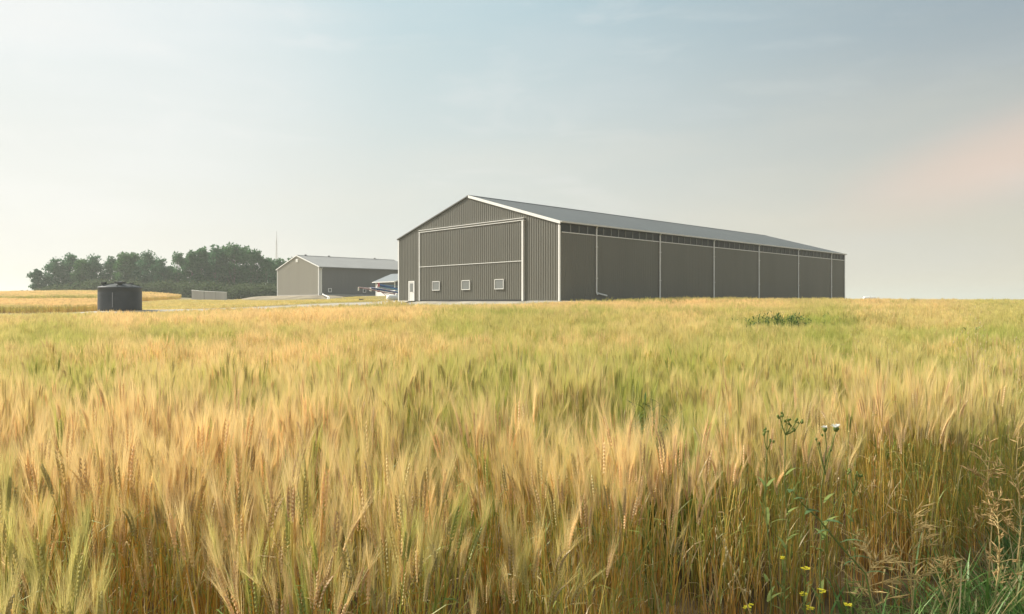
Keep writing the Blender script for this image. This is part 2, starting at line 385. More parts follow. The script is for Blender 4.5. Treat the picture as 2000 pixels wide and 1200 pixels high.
EV = 7.156 - .13; RISE = 10.751 - 7.156
big = thing('machine_shed', tuple(BA), 'long taupe steel farm shed with a huge gable door and grey roof', 'shed')
mats = dict(front=M['cladding'], side=M['cladding'], roof=M['roof'], side_top=6.16)
P, rz, slope, _ = gable_shed(big, BA, BW, BL, EV, RISE, mats, over_e=.20, over_r=.10)
rake(P, BW, rz, slope, big, M['white'], M['dark_trim'], .20, .10, .27, .12)
for (a, b, du, dv) in ((-.05, -.06, .27, .06), (-.05, -.06, .05, .30), (BW - .12, -.06, .17, .06)):
    pass
cm = MB(); cm.box(P(-.07, -.07, -.3), U * .17, V * .03, Z * (EV + .05)); cm.box(P(-.07, -.04, -.3), U * .03, V * .13, Z * (EV + .02)); mesh_obj('corner_trim', cm, M['white'], big)
cm = MB(); cm.box(P(BW - .14, -.07, -.3), U * .21, V * .03, Z * (EV + .25)); cm.box(P(BW + .04, -.04, -.3), U * .03, V * .2, Z * (EV + .2)); mesh_obj('corner_trim', cm, M['white_dull'], big)
cm = MB(); cm.box(P(-.07, BL - .18, -.3), U * .03, V * .25, Z * (EV + .2)); mesh_obj('corner_trim', cm, M['grey_trim'], big)
# gutter along the near eave
g = MB(); z_e = EV - .20 * slope
g.box(P(-.34, -.12, z_e - .01), U * .14, V * (BL + .24), Z * .14); mesh_obj('gutter', g, M['white_dull'], big)
so = MB(); so.box(P(-.20, 0, z_e - .03), U * .20, V * BL, Z * .025); mesh_obj('soffit', so, M['mullion'], big)
# clerestory: dark panes in each bay between posts, with grey mullions
posts = [b_of(p) for p in (1163.5, 1287.5, 1393, 1481, 1558, 1622.5)]
stops = [0.25] + posts + [BL - .25]
for i in range(7):
    b0, b1 = stops[i] + .02, stops[i + 1] - .02
    c = MB(); c.box(P(.02, b0, 6.16), U * .05, V * (b1 - b0), Z * (z_e - .04 - 6.16)); w = mesh_obj('clerestory_window', c, M['glass_dark'], big)
    k = max(2, round((b1 - b0) / 1.18))
    for j in range(1, k):
        mu = MB(); mu.box(P(-.03, b0 + (b1 - b0) * j / k - .05, 6.2), U * .049, V * (.10 + .02 * math.sin(j * 2.3 + i)), Z * (z_e - .08 - 6.2))
        mesh_obj('mullion', mu, M['mullion'], w)
sl = MB(); sl.box(P(-.07, .26, 6.10), U * .07, V * (BL - .5), Z * .075); mesh_obj('sill_strip', sl, M['white'], big)
for i, b in enumerate(posts): downspout(P, b, z_e, big, M['white'], kick=1.25 if i == 0 else 0, zb=.75 if i == 0 else .3)
# bi-fold door
aR, aL = a_of(1022), a_of(823)
dz0, dzm, dz1 = .12, 3.86 - .13, 7.60 - .13
dm = MB(); rib_wall(dm, P(aR, -.16, 0), U, aL - aR, -V, lambda s: dz0, lambda s: dzm - .02, .3, .038)
rib_wall(dm, P(aR, -.16, 0), U, aL - aR, -V, lambda s: dzm + .02, lambda s: dz1, .3, .038)
dm.box(P(aR, -.15, dz0), U * (aL - aR), V * .10, Z * (dz1 - dz0))
door = mesh_obj('bifold_door', dm, M['cladding'], big)
x = MB(); x.box(P(aR, -.235, dzm - .025), U * (aL - aR), V * .07, Z * .05); mesh_obj('fold_seam', x, M['white'], door)
x = MB(); x.box(P(aR - .19, -.24, 0), U * .18, V * .23, Z * (dz1 + .02)); mesh_obj('door_jamb', x, M['white'], big)
x = MB(); x.box(P(aL + .01, -.24, 0), U * .16, V * .23, Z * (dz1 + .02)); mesh_obj('door_jamb', x, M['white_dull'], big)
x = MB(); x.box(P(aR - .30, -.25, dz1 + .03), U * (aL - aR + .5), V * .24, Z * .05); x.box(P(aR - .30, -.25, dz1 + .25), U * (aL - aR + .5), V * .24, Z * .05)
hd = mesh_obj('door_header', x, M['white'], big)
x = MB(); x.box(P(aR - .28, -.20, dz1 + .08), U * (aL - aR + .46), V * .19, Z * .17); mesh_obj('header_infill', x, M['cladding'], hd)
x = MB(); x.box(P(aR, -.21, -.10), U * (aL - aR), V * .06, Z * .20); mesh_obj('bottom_seal', x, M['rubber'], door)
def window(P, a0, a1, z0, z1, root, b=-.20, t=.055, glass=None, axis=0):
    """frame and pane; axis 0 on the front wall, 1 on the side wall"""
    D, Nn = (U, -V) if axis == 0 else (V, -U)
    o = P(a0, b, z0) if axis == 0 else P(b, a0, z0)
    w, h = a1 - a0, z1 - z0; f = MB(); y = Nn * .09
    f.box(o, D * w, y, Z * t); f.box(o + Z * (h - t), D * w, y, Z * t); f.box(o + Z * t, D * t, y, Z * (h - 2 * t)); f.box(o + Z * t + D * (w - t), D * t, y, Z * (h - 2 * t))
    wo = mesh_obj('window', f, M['white'], root)
    p = MB(); p.box(o + Z * t + D * t + Nn * .02, D * (w - 2 * t), Nn * .03, Z * (h - 2 * t)); mesh_obj('pane', p, glass or M['glass'], wo)
    return wo
for (p0, p1) in ((970, 987.5), (905.5, 921.5), (848, 862.5)):
    window(P, a_of(p1), a_of(p0), 1.25 - .13, 2.22 - .13, door, b=-.20)
# entry door
e0, e1 = a_of(810.3), a_of(799); eh = 2.36 - .13
x = MB(); x.box(P(e0, -.09, 0), U * .10, V * .08, Z * eh); x.box(P(e1 - .10, -.09, 0), U * .10, V * .08, Z * eh); x.box(P(e0 + .10, -.09, eh - .12), U * (e1 - e0 - .2), V * .08, Z * .12)
en = mesh_obj('entry_door', x, M['white'], big)
x = MB(); x.box(P(e0 + .10, -.06, .02), U * (e1 - e0 - .2), V * .05, Z * (eh - .14)); mesh_obj('door_leaf', x, M['white_dull'], en)
x = MB(); x.box(P(e0 + .26, -.075, 1.02), U * (e1 - e0 - .54), V * .02, Z * .95); mesh_obj('pane', x, M['glass'], en)
x = MB(); x.tube([P(e0 + .17, -.06, .98), P(e0 + .17, -.14, .98), P(e0 + .27, -.14, .98)], .02, 6); mesh_obj('handle', x, M['galv_dark'], en)
x = MB(); x.box(P(-.03, -.035, -.35), U * (BW + .06), V * .035, Z * .36); x.box(P(-.04, 0, -.35), U * .04, V * BL, Z * .36)
mesh_obj('base_skirt', x, M['concrete'], big)

# second shed on its gravel mound
s2 = thing('equipment_shed', tuple(A2), 'smaller grey steel shed with pale roof on a gravel mound before the trees', 'shed')
EV2 = 6.78 - 1.30; RISE2 = 9.25 - 6.78
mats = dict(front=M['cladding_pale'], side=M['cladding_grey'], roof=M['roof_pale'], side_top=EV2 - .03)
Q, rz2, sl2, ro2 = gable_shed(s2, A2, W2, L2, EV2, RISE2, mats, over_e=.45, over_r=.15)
rake(Q, W2, rz2, sl2, s2, M['white'], M['white'], .45, .15, .20, .16)
for (a, w) in ((-.06, .20), (W2 - .14, .18)):
    x = MB(); x.box(Q(a, -.07, -.2), U * w, V * .04, Z * (EV2 + .2)); mesh_obj('corner_trim', x, M['white'], s2)
x = MB(); x.box(Q(-.06, .0, -.2), U * .04, V * .55, Z * (EV2 + .15)); mesh_obj('corner_trim', x, M['white_dull'], s2)
x = MB(); x.box(Q(W2 / 2 - .45, -.10, EV2 + RISE2 - 1.30), U * .9, V * .06, Z * .62)
for k in range(5): x.box(Q(W2 / 2 - .38, -.13, EV2 + RISE2 - 1.24 + k * .11), U * .76, V * .03, Z * .05)
mesh_obj('gable_vent', x, M['white'], s2)
x = MB(); x.box(Q(-.56, -.1, EV2 - .2), U * .12, V * (L2 + .2), Z * .13); mesh_obj('gutter', x, M['roof_pale'], s2)
for b in (1.8, 7.0, 18.0):
    x = MB(); x.lathe(Q(W2 / 2, b, EV2 + RISE2 + .05), [(.14, 0), (.14, .16), (.24, .18), (.24, .24), (.05, .32)], 14); mesh_obj('roof_vent', x, M['galv_dark'], ro2)
def b2_of(px): q = (px - 1000) / F; return (A2.y * q - A2.x) / (V.x - V.y * q)
for (p0, p1) in ((640.8, 647.5), (708.5, 714.5)):
    window(Q, b2_of(p0), b2_of(p1), .62, 1.40, s2, b=-.02, t=.12, axis=1, glass=M['glass'] if p0 < 700 else M['glass_dark'])
x = MB(); x.box(Q(-.03, 0, -.3), U * .03, V * L2, Z * .5); x.box(Q(0, -.035, -.3), U * W2, V * .035, Z * .45); mesh_obj('base_skirt', x, M['concrete'], s2)
x = MB(); x.tube([Q(-.52, .5, EV2 - .2), Q(-.16, .5, EV2 - .6), Q(-.14, .5, .55), Q(-.35, .7, .30)], .065, 8); mesh_obj('downspout', x, M['white'], s2)

# drain pipe that runs from the downspout down the mound and ends in two pale legs
g0 = at(627, 578.2, 133.4); g1 = at(641, 581.2, 126); g2 = at(643.2, 581.8, 124)
def onto(p, dz=.0): return Vector((p.x, p.y, h1(p.x, p.y) + dz))
dr = thing('drain_pipe', tuple(onto(g1)), 'white drain pipe ending in two pale legs on the gravel mound', 'pipe')
x = MB(); x.tube([Q(-.35, .7, .3), onto(at(630, 580, 130.5), .35), onto(g1, .55), onto(g2, .55)], .10, 8); mesh_obj('pipe', x, M['white'], dr)
for (pa, pb, ya) in ((640.5, 638, 116), (643.5, 641.5, 116)):
    b = onto(at(pb, 590, ya), .0); t_ = onto(at(pa, 581.5, 124.5), .50)
    x = MB(); x.tube([t_, b], .075, 8); mesh_obj('leg', x, M['white'], dr)

# small shed with grey-blue roof
ss = thing('small_shed', tuple(SH), 'small shed with grey-blue roof and white lower wall behind the augers', 'shed')
K = Frame(SH); sw, sd, sh_, sr = 6.0, 7.0, 2.55, 1.35
x = MB()
rib_wall(x, K(0, 0, 0), U, sw, -V, lambda s: .95, lambda s: sh_, .4); rib_wall(x, K(0, 0, 0), V, sd, -U, lambda s: .95, lambda s: sh_ + sr * (1 - abs(s - sd / 2) / (sd / 2)) - .03, .4)
rib_wall(x, K(sw, 0, 0), V, sd, U, lambda s: -.2, lambda s: sh_ + sr * (1 - abs(s - sd / 2) / (sd / 2)) - .03, .4); rib_wall(x, K(0, sd, 0), U, sw, V, lambda s: -.2, lambda s: sh_, .4)
mesh_obj('wall', x, surf('slate_cladding', (.115, .125, .135), .5, 0, .05, .5), ss)
x = MB(); x.box(K(-.02, -.03, -.2), U * (sw + .04), V * .05, Z * 1.15); x.box(K(-.03, .02, -.2), U * .05, V * sd, Z * 1.15); mesh_obj('wainscot', x, M['white'], ss)
x = MB(); rr = MB(); ov = .5
for (b0, b1) in ((-ov, sd / 2), (sd + ov, sd / 2)):
    zl = sh_ - ov * sr / (sd / 2); zh = sh_ + sr
    q = [K(-.5, b0, zl), K(sw + .5, b0, zl), K(sw + .5, b1, zh), K(-.5, b1, zh)]; qt = [v + Z * .1 for v in q]
    x.add(q + qt, [(0, 1, 2, 3), (4, 7, 6, 5), (0, 4, 5, 1), (1, 5, 6, 2), (0, 3, 7, 4)])
    p, r_ = K(-.55, b0, zl + .11), K(-.55, b1, zh + .11); vs = [p, r_, r_ - Z * .2, p - Z * .2]; vs += [v + U * .045 for v in vs]
    rr.add(vs, [(0, 1, 2, 3), (4, 7, 6, 5), (0, 4, 5, 1), (3, 2, 6, 7), (0, 3, 7, 4)])
mesh_obj('roof', x, surf('grey_blue_roof_steel', (.17, .19, .20), .65, 0, .05, .5, spec=.2), ss); mesh_obj('rake_trim', rr, M['white'], ss)
x = MB(); x.box(K(-.5, -ov - .05, sh_ - ov * sr / (sd / 2) - .04), U * (sw + 1), V * .05, Z * .14); mesh_obj('fascia', x, M['white'], ss)
x = MB(); x.box(K(-.06, -.06, -.2), U * .26, V * .03, Z * (sh_ + .2)); mesh_obj('corner_trim', x, M['white'], ss)
x = MB(); x.box(K(sw - .2, -.06, -.2), U * .26, V * .03, Z * (sh_ + .2)); mesh_obj('corner_trim', x, M['white'], ss)

# grain augers parked beside the small shed
def auger(tip, low, rad, mtube, mtop, label, wheel_t=.62, extra=True):
    d = (low - tip); Ltot = d.length; d.normalize(); side = d.cross(Z).normalized(); up = side.cross(d).normalized()
    if up.z < 0: up = -up
    base = onto(tip.lerp(low, wheel_t))
    r = thing('grain_auger', tuple(base), label, 'grain auger', 'grain augers parked by the small shed')
    x = MB(); x.tube([tip, low], rad, 12); mesh_obj('tube', x, mtube, r)
    x = MB(); x.tube([tip + d * .10 + up * rad * .4, tip + d * .05 - Z * .22, tip - Z * .52], [rad * 1.15, rad * 1.2, rad * 1.05], 10); mesh_obj('spout', x, M['white'], r)
    x = MB(); n = 7                                                     # truss: bar above the tube held by struts
    pts = [tip + d * Ltot * (.10 + .62 * k / n) + up * (rad + .34 * math.sin(PI * k / n)) for k in range(n + 1)]
    x.tube(pts, .035, 6)
    for k in range(1, n): x.tube([pts[k], tip + d * Ltot * (.10 + .62 * k / n) + up * rad * .8], .025, 5)
    mesh_obj('truss', x, mtop, r)
    x = MB(); c = tip.lerp(low, wheel_t); hub = Vector((base.x, base.y, base.z + .34))
    for sg in (-1, 1):
        x.tube([hub + side * sg * .95, tip.lerp(low, wheel_t - .22) - up * rad], .045, 6); x.tube([hub + side * sg * .95, c - up * rad], .045, 6)
    x.tube([hub - side * 1.0, hub + side * 1.0], .05, 6); mesh_obj('undercarriage', x, mtube, r)
    for sg in (-1, 1):
        w = MB(); cc = hub + side * sg * 1.05
        w.tube([cc - side * .1, cc - side * .08, cc + side * .08, cc + side * .1], [.26, .34, .34, .26], 18); mesh_obj('wheel', w, M['rubber'], r)
    x = MB(); q = low + Z * .1
    x.add([q + side * .45 + d * .5 + Z * .3, q - side * .45 + d * .5 + Z * .3, q - side * .45 - d * .4 + Z * .5, q + side * .45 - d * .4 + Z * .5,
           q + side * .2 + d * .3 - Z * .25, q - side * .2 + d * .3 - Z * .25, q - side * .2 - d * .2 - Z * .2, q + side * .2 - d * .2 - Z * .2],
          [(4, 5, 6, 7), (0, 1, 5, 4), (1, 2, 6, 5), (2, 3, 7, 6), (3, 0, 4, 7)]); mesh_obj('hopper', x, M['galv'], r)
    return r
def low_end(px, Y): p = at(px, 588, Y); p.z = h1(p.x, p.y) + .35; return p
r = auger(at(700, 561.5, 108), low_end(818, 100), .085, M['red'], M['red'], 'thin dark red auger reaching farthest left past the small shed')
auger(at(724, 562.6, 111), low_end(838, 109), .16, M['blue'], M['blue_pale'], 'lower blue auger with a pale spout just above the red one')
r = auger(at(738, 556.4, 114), low_end(850, 114), .19, M['blue'], M['blue_pale'], 'upper blue auger crossing in front of the small shed wall')
p = at(737.5, 560.5, 113.5); x = MB(); x.box(p, (.32, 0, 0), (0, .08, 0), (0, 0, .65)); mesh_obj('drive_guard', x, M['red_bright'], r)
x = MB(); x.box(p + Vector((-.05, .01, -.85)), (.42, 0, 0), (0, .06, 0), (0, 0, .3)); mesh_obj('drive_guard', x, M['red_bright'], r)

def pill(c, d, L, rr, mb, n=20):
    d = d.normalized(); pts = []; rad = []
    for k in range(7): t = PI / 2 * k / 6; pts.append(c - d * (L / 2 - rr * .6 + rr * .6 * math.cos(t))); rad.append(max(.01, rr * math.sin(t)))
    for k in range(7): t = PI / 2 * (6 - k) / 6; pts.append(c + d * (L / 2 - rr * .6 + rr * .6 * math.cos(t))); rad.append(max(.01, rr * math.sin(t)))
    mb.tube(pts, rad, n)
def tank(name, c, d, L, rr, label, cat, gz):
    t = thing(name, (c.x, c.y, gz), label, cat)
    x = MB(); pill(c, d, L, rr, x); mesh_obj('tank_body', x, M['white'], t, smooth=True)
    x = MB(); x.lathe(c + Z * (rr - .03), [(.22, 0), (.22, .13), (.18, .2), (.03, .23)], 16); mesh_obj('valve_dome', x, M['white_dull'], t, smooth=True)
    s = d.cross(Z).normalized()
    for sg in (-1, 1):
        q = c + d * sg * L * .3; x = MB(); x.box(q - d * .08 - s * rr * .8 - Z * (q.z - gz), d * .16, s * rr * 1.6, Z * (c.z - rr * .5 - gz)); mesh_obj('leg', x, M['concrete'], t)
    return t
c = at(775, 582.3, 97); gz = h1(c.x, c.y)
tank('fuel_tank', c, V, 3.2, .42, 'white round-ended fuel tank peeking out behind the big shed corner', 'fuel tank', gz)
c = at(1698, 582.9, 270); gz = h1(c.x, c.y)
tank('propane_tank', Vector((c.x, c.y, max(c.z, gz + .6))), Vector((1, .12, 0)), 5.0, .62, 'long white propane tank alone on the horizon right of the big shed', 'propane tank', gz)

# low dark utility box on the yard slope
c = at(705.5, 588, 101); gz = h1(c.x, c.y); ub = thing('utility_box', (c.x, c.y, gz), 'low dark utility box on the grassy yard slope below the augers', 'utility box')
x = MB(); x.box((c.x - .24, c.y - .2, gz - .1), (.48, 0, 0), (0, .4, 0), (0, 0, .34)); mesh_obj('cabinet', x, M['concrete'], ub)
x = MB(); x.box((c.x - .30, c.y - .26, gz + .242), (.60, 0, 0), (0, .52, 0), (0, 0, .10)); mesh_obj('lid', x, M['black_lid'], ub)

# black water tank
c = at(234.5, 608, 63.5); rt = 76.5 / F * 63.5 / 2; gz = zat(608.2, 63.5); Ht = (608.2 - 562) / F * 63.5
wt = thing('water_tank', (c.x, c.y, gz), 'big round black plastic water tank beside the gravel drive', 'water tank')
prof = [(rt * .985, -.25), (rt * .985, .06), (rt, .10)]
for k in range(1, 5): z = .1 + (Ht - .2) * k / 5; prof += [(rt, z - .03), (rt * .998, z), (rt, z + .03)]
prof += [(rt, Ht - .06), (rt * 1.012, Ht - .04), (rt * 1.012, Ht + .02), (rt * .99, Ht + .04)]
x = MB(); x.lathe(c * 1 + Z * (gz - c.z), prof, 64); mesh_obj('tank_wall', x, M['black_poly'], wt, smooth=True)
dome = [(rt * .99, Ht + .04)] + [(rt * f, Ht + .04 + .40 * (1 - f) ** .75) for f in (.93, .84, .72, .6, .48, .36, .26)]
x = MB(); x.lathe(Vector((c.x, c.y, gz)), dome, 64)
for k in range(8):                                                        # moulded ribs of the dome
    t = 2 * PI * k / 8 + .35; dd = Vector((math.cos(t), math.sin(t), 0))
    x.tube([Vector((c.x, c.y, gz + Ht + .06 + .40 * (1 - f) ** .75)) + dd * rt * f for f in (.92, .75, .55, .35)], .045, 6)
dm_ = mesh_obj('dome', x, surf('dusty_dome_plastic', (.055, .065, .066), .75, 0, .1, 1.2, spec=.2), wt, smooth=False)
x = MB(); x.lathe(Vector((c.x, c.y, gz + Ht + .34)), [(rt * .27, 0), (rt * .27, .10), (rt * .30, .11), (rt * .30, .17), (rt * .05, .21)], 28); mesh_obj('lid', x, M['black_lid'], dm_)
for (ang, rr2, hh, rw) in ((R(200), .72, .26, .20), (R(-62), .62, .26, .20), (R(60), .6, .22, .16)):
    q = Vector((c.x + math.cos(ang) * rt * rr2, c.y + math.sin(ang) * rt * rr2, gz + Ht + .14)); x = MB(); x.lathe(q, [(rw, -.1), (rw, hh), (rw * 1.3, hh + .01), (rw * 1.3, hh + .06), (.02, hh + .08)], 18); mesh_obj('fitting', x, M['black_lid'], dm_)
ang = R(-80); q = Vector((c.x + math.cos(ang) * (rt + .03), c.y + math.sin(ang) * (rt + .03), gz))
x = MB(); x.tube([q + Z * .35, q + Z * (Ht * .78)], .035, 8); mesh_obj('sight_tube', x, M['tube_clear'], wt)
x = MB(); ang = R(178); q0 = Vector((c.x + math.cos(ang) * rt * .72, c.y + math.sin(ang) * rt * .72, gz + Ht + .28))
x.tube([q0, q0 + Vector((-.42, -.05, -.04)), q0 + Vector((-.52, -.06, -.30))], .05, 8); mesh_obj('overflow_pipe', x, M['black_lid'], wt)

# windbreak fence of three grey panels
fp = [at(374.5, 586.5, 150), at(398.2, 588, 148.5), at(399.2, 588.2, 148.4), at(421, 589, 147.5), at(421.6, 589, 147.5), at(443, 589.5, 146.8)]
gz = h1(fp[2].x, fp[2].y)
wf = thing('windbreak_fence', (fp[2].x, fp[2].y, gz), 'pale grey fence of three tall steel panels in front of the undergrowth', 'fence')
tops = (567.2, 569.3, 569.3, 570.2, 570.2, 571.2)
for i in range(3):
    a, b = fp[2 * i], fp[2 * i + 1]; za, zb = zat(tops[2 * i], a.y), zat(tops[2 * i + 1], b.y)
    x = MB(); d = Vector((b.x - a.x, b.y - a.y, 0)); Lp = d.length; d.normalize(); nn = Vector((d.y, -d.x, 0)); b0 = min(a.z, b.z) - .3
    o0 = Vector((a.x, a.y, 0)); rib_wall(x, o0, d, Lp, nn, lambda s: b0, lambda s, za=za, zb=zb, Lp=Lp: za + (zb - za) * s / Lp, .22, .035)
    rib_wall(x, o0 - nn * .05, d, Lp, nn, lambda s: b0, lambda s, za=za, zb=zb, Lp=Lp: za + (zb - za) * s / Lp, .22, .03)
    pn = mesh_obj('panel', x, M['galv'], wf)
    x = MB(); x.tube([Vector((a.x, a.y, za)) + nn * .05, Vector((b.x, b.y, zb)) + nn * .05], .05, 6); mesh_obj('top_rail', x, M['white_dull'], pn)
for i in (0, 1, 3, 5):
    p = fp[i]; x = MB(); x.tube([Vector((p.x, p.y + .1, p.z - .4)), Vector((p.x, p.y + .1, zat(tops[i], p.y) + .06))], .07, 8); mesh_obj('post', x, M['galv_dark'], wf)

# lattice mast
c = at(540, 590, 235); gz = h1(c.x, c.y); top = zat(452, 235); mh = top - gz
ms = thing('radio_mast', (c.x, c.y, gz), 'thin grey lattice radio mast rising behind the trees', 'mast')
legs = []
for k in range(3):
    t = 2 * PI * k / 3; dd = Vector((math.cos(t), math.sin(t), 0)); legs.append(dd)
    x = MB(); x.tube([Vector((c.x, c.y, gz)) + dd * .42, Vector((c.x, c.y, gz + mh * .86)) + dd * .16], .05, 6); mesh_obj('leg', x, M['mast'], ms)
x = MB(); n = 18
for i in range(n):
    z0, z1 = gz + mh * .86 * i / n, gz + mh * .86 * (i + 1) / n; r0, r1 = .42 - .26 * i / n, .42 - .26 * (i + 1) / n
    for k in range(3): x.tube([Vector((c.x, c.y, z0)) + legs[k] * r0, Vector((c.x, c.y, z1)) + legs[(k + 1) % 3] * r1], .028, 4)
mesh_obj('lattice', x, M['mast'], ms)
x = MB(); x.tube([Vector((c.x, c.y, gz + mh * .84)), Vector((c.x, c.y, top))], [.09, .04], 6); mesh_obj('antenna', x, M['mast'], ms)

# ------------------------------------------------------------------ trees
def leaf_cloud(rng, centres, radii, n_each, size, squash=.8):
    """leaf-sized rhombi spread through each clump; returns verts and faces"""
    vs = []; fs = []
    for (c, r) in zip(centres, radii):
        n = int(n_each * (r / np.mean(radii)) ** 2)
        d = rng.normal(size=(n, 3)); d /= np.linalg.norm(d, axis=1)[:, None]
        rad = r * rng.random(n) ** .45 * (.8 + .45 * rng.random(n))
        p = c + d * rad[:, None] * np.array([1, 1, squash])
        a = rng.normal(size=(n, 3)); a /= np.linalg.norm(a, axis=1)[:, None]
        b = np.cross(a, rng.normal(size=(n, 3))); b /= np.linalg.norm(b, axis=1)[:, None]
        s = (size * (.6 + .8 * rng.random(n)))[:, None]
        q = np.stack([p - a * s, p + b * s * .55, p + a * s, p - b * s * .55], 1)
        o = len(vs) * 1
        vs.append(q.reshape(-1, 3))
    v = np.concatenate(vs); f = np.arange(len(v)).reshape(-1, 4)
    return v, f

def tree_meshes(seed, h, w, base, n_clump, mat, leaf=.34, n_each=120):
    rng = np.random.default_rng(seed)
    cs = []; rs = []
    for i in range(n_clump):
        t = (i + .5) / n_clump
        z = base * h + (h * .93 - base * h) * t
        env = math.sin(PI * min(1, (t * .86 + .14)) ** .8) ** .6 * w / 2
        ang = i * 2.399 + rng.random() * .8; rr = env * (.25 + .65 * rng.random() ** .6)
        cs.append([math.cos(ang) * rr, math.sin(ang) * rr, z + rng.normal() * .4]); rs.append(max(.7, (.13 + .07 * rng.random()) * w + .25))
    cs[-1][0] *= .4; cs[-1][1] *= .4; cs[-1][2] = h - rs[-1] * .8
    cs = np.array(cs); rs = np.array(rs)
    v, f = leaf_cloud(rng, cs, rs, n_each, leaf)
    crown = bpy.data.meshes.new('crown'); crown.from_pydata(v.tolist(), [], f.tolist()); crown.materials.append(mat)
    mb = MB(); tr = .018 * h; bend = rng.normal(size=2) * .03 * h
    pts = [Vector((bend[0] * (k / 6) ** 2, bend[1] * (k / 6) ** 2, -.3 + (h * .82) * k / 6)) for k in range(7)]
    mb.tube(pts, [tr * (1 - .8 * k / 6) for k in range(7)], 8)
    for i in range(0, n_clump, 2):
        c = Vector(cs[i]); k = max(1, min(5, int((c.z / h) * 5.2) - 1)); s = pts[k]
        mid = s.lerp(c, .5) + Vector((0, 0, -.1 * h * .3)); mb.tube([s, mid, c], [tr * .45, tr * .3, tr * .1], 5)
    tm = bpy.data.meshes.new('trunk'); tm.from_pydata(mb.v, [], mb.f); tm.materials.append(M['bark'])
    return crown, tm
# kinds: 0 broad, 1 upright poplar, 2 open airy, 3 small
KINDS = [tree_meshes(3, 12, 9.0, .22, 34, M['leaf_b']), tree_meshes(5, 14, 6.0, .28, 30, M['leaf_a']), tree_meshes(8, 13, 6.5, .34, 22, M['leaf_a'], n_each=62),
         tree_meshes(11, 8, 5.0, .2, 18, M['leaf_b'], n_each=90), tree_meshes(14, 12.5, 8.0, .2, 34, M['leaf_c']), tree_meshes(21, 14, 6.5, .26, 28, M['leaf_b'], n_each=85)]
KH = [12, 14, 13, 8, 12.5, 14]
TREES = [  # px, top y, Y, kind, width factor, label
    (80, 525, 186, 3, 1.0, 'small leaning tree at the far left end of the tree belt'),
    (108, 508, 188, 0, .85, 'round tree second from the left end, one step taller than the small end tree'),
    (138, 499, 190, 0, .85, 'tree with the first high tuft from the left, tallest of the rounded left crowns'),
    (160, 505, 187, 4, .8, 'tree filling the gap between the left tuft tree and the flat-topped tree'),
    (183, 502, 190, 0, .85, 'flat-topped broad tree left above the black tank'),
    (216, 500, 192, 5, 1.0, 'slimmer tree right after the first dip of the skyline, above the black tank'),
    (243, 492, 190, 4, .9, 'fresh green broad tree directly above the black tank, highest of the left half'),
    (262, 493, 193, 4, .8, 'fresh green tree just right of the highest one above the black tank'),
    (289, 495, 190, 0, .85, 'broad tree right of the black tank before the skyline falls'),
    (314, 508, 188, 0, .75, 'lower shoulder tree sloping down to the deep gap in the skyline'),
    (333, 520, 191, 3, 1.1, 'lowest tree standing in the deep gap of the skyline'),
    (349, 493, 188, 2, .95, 'airy upright tree just right of the deep gap, above the fence left end'),
    (374, 489, 187, 1, .85, 'narrow pointed poplar above the left fence panel'),
    (396, 483, 189, 1, 1.05, 'dense upright poplar above the middle of the fence'),
    (421, 478, 188, 5, 1.05, 'tall full poplar above the right fence panel'),
    (440, 480, 191, 4, .75, 'greener poplar squeezed between the two tallest poplars'),
    (457, 476, 188, 2, 1.05, 'tallest poplar of the belt, with sky gaps low in its crown'),
    (475, 481, 190, 2, 1.0, 'open poplar with sky gaps, right of the tallest one'),
    (490, 487, 187, 2, .8, 'thin poplar on the falling right side of the skyline'),
    (503, 488, 189, 2, .75, 'last tufted poplar before the skyline drops towards the grey shed'),
    (521, 504, 188, 2, .95, 'low airy tree left of the radio mast'),
    (545, 505, 190, 2, .95, 'low airy tree at the foot of the radio mast beside the grey shed'),
    (568, 503, 191, 2, .9, 'tree half hidden behind the left slope of the grey shed roof'),
    (310, 530, 196, 4, 1.0, 'shaded tree deep in the belt behind the low shoulder tree'),
    (531, 511, 197, 0, 1.0, 'shaded tree in the back row filling the gap left of the grey shed'),
    (480, 520, 197, 0, 1.1, 'shaded broad tree in the back row behind the open poplars'),
    (425, 515, 197, 0, 1.1, 'shaded broad tree in the back row behind the tall full poplar'),
]
rr_ = random.Random(4)
for (px, ty, Y, k, wf_, label) in TREES:
    x0 = xat(px, Y); g = h1(x0, Y); h = zat(ty, Y) - g
    t = thing('tree', (x0, Y, g), label, 'tree', 'trees of the farm shelter belt')
    sc = h / KH[k]; t.scale = (wf_ * sc * rr_.uniform(.95, 1.08), wf_ * sc, sc); t.rotation_euler = (0, 0, rr_.uniform(0, 6.28))
    if px == 80: t.rotation_euler = (0, -.16, .3)
    for nm, me in (('crown', KINDS[k][0]), ('trunk', KINDS[k][1])):
        o = bpy.data.objects.new(nm, me); COL.objects.link(o); o.parent = t

def undergrowth():
    rng = np.random.default_rng(31); cs = []; rs = []
    for i in range(300):
        px = 40 + 530 * rng.random(); Y = 176 + 14 * rng.random() + (0 if px < 345 else -4)
        x0 = xat(px, Y); g = h1(x0, Y)
        f = np.clip((px - 40) / 60, .25, 1); hh = (2.6 + 1.5 * rng.random()) * f
        if px < 150: hh *= .72
        cs.append([x0, Y, g + hh * .45]); rs.append(max(.9, hh * .66))
    v, f = leaf_cloud(rng, np.array(cs), np.array(rs), 130, .30, .9)
    me = bpy.data.meshes.new('undergrowth'); me.from_pydata(v.tolist(), [], f.tolist()); me.materials.append(M['undergrowth'])
    o = bpy.data.objects.new('undergrowth', me); COL.objects.link(o)
    tag(o, 'low dark undergrowth along the foot of the trees', 'undergrowth', kind='stuff')
undergrowth()

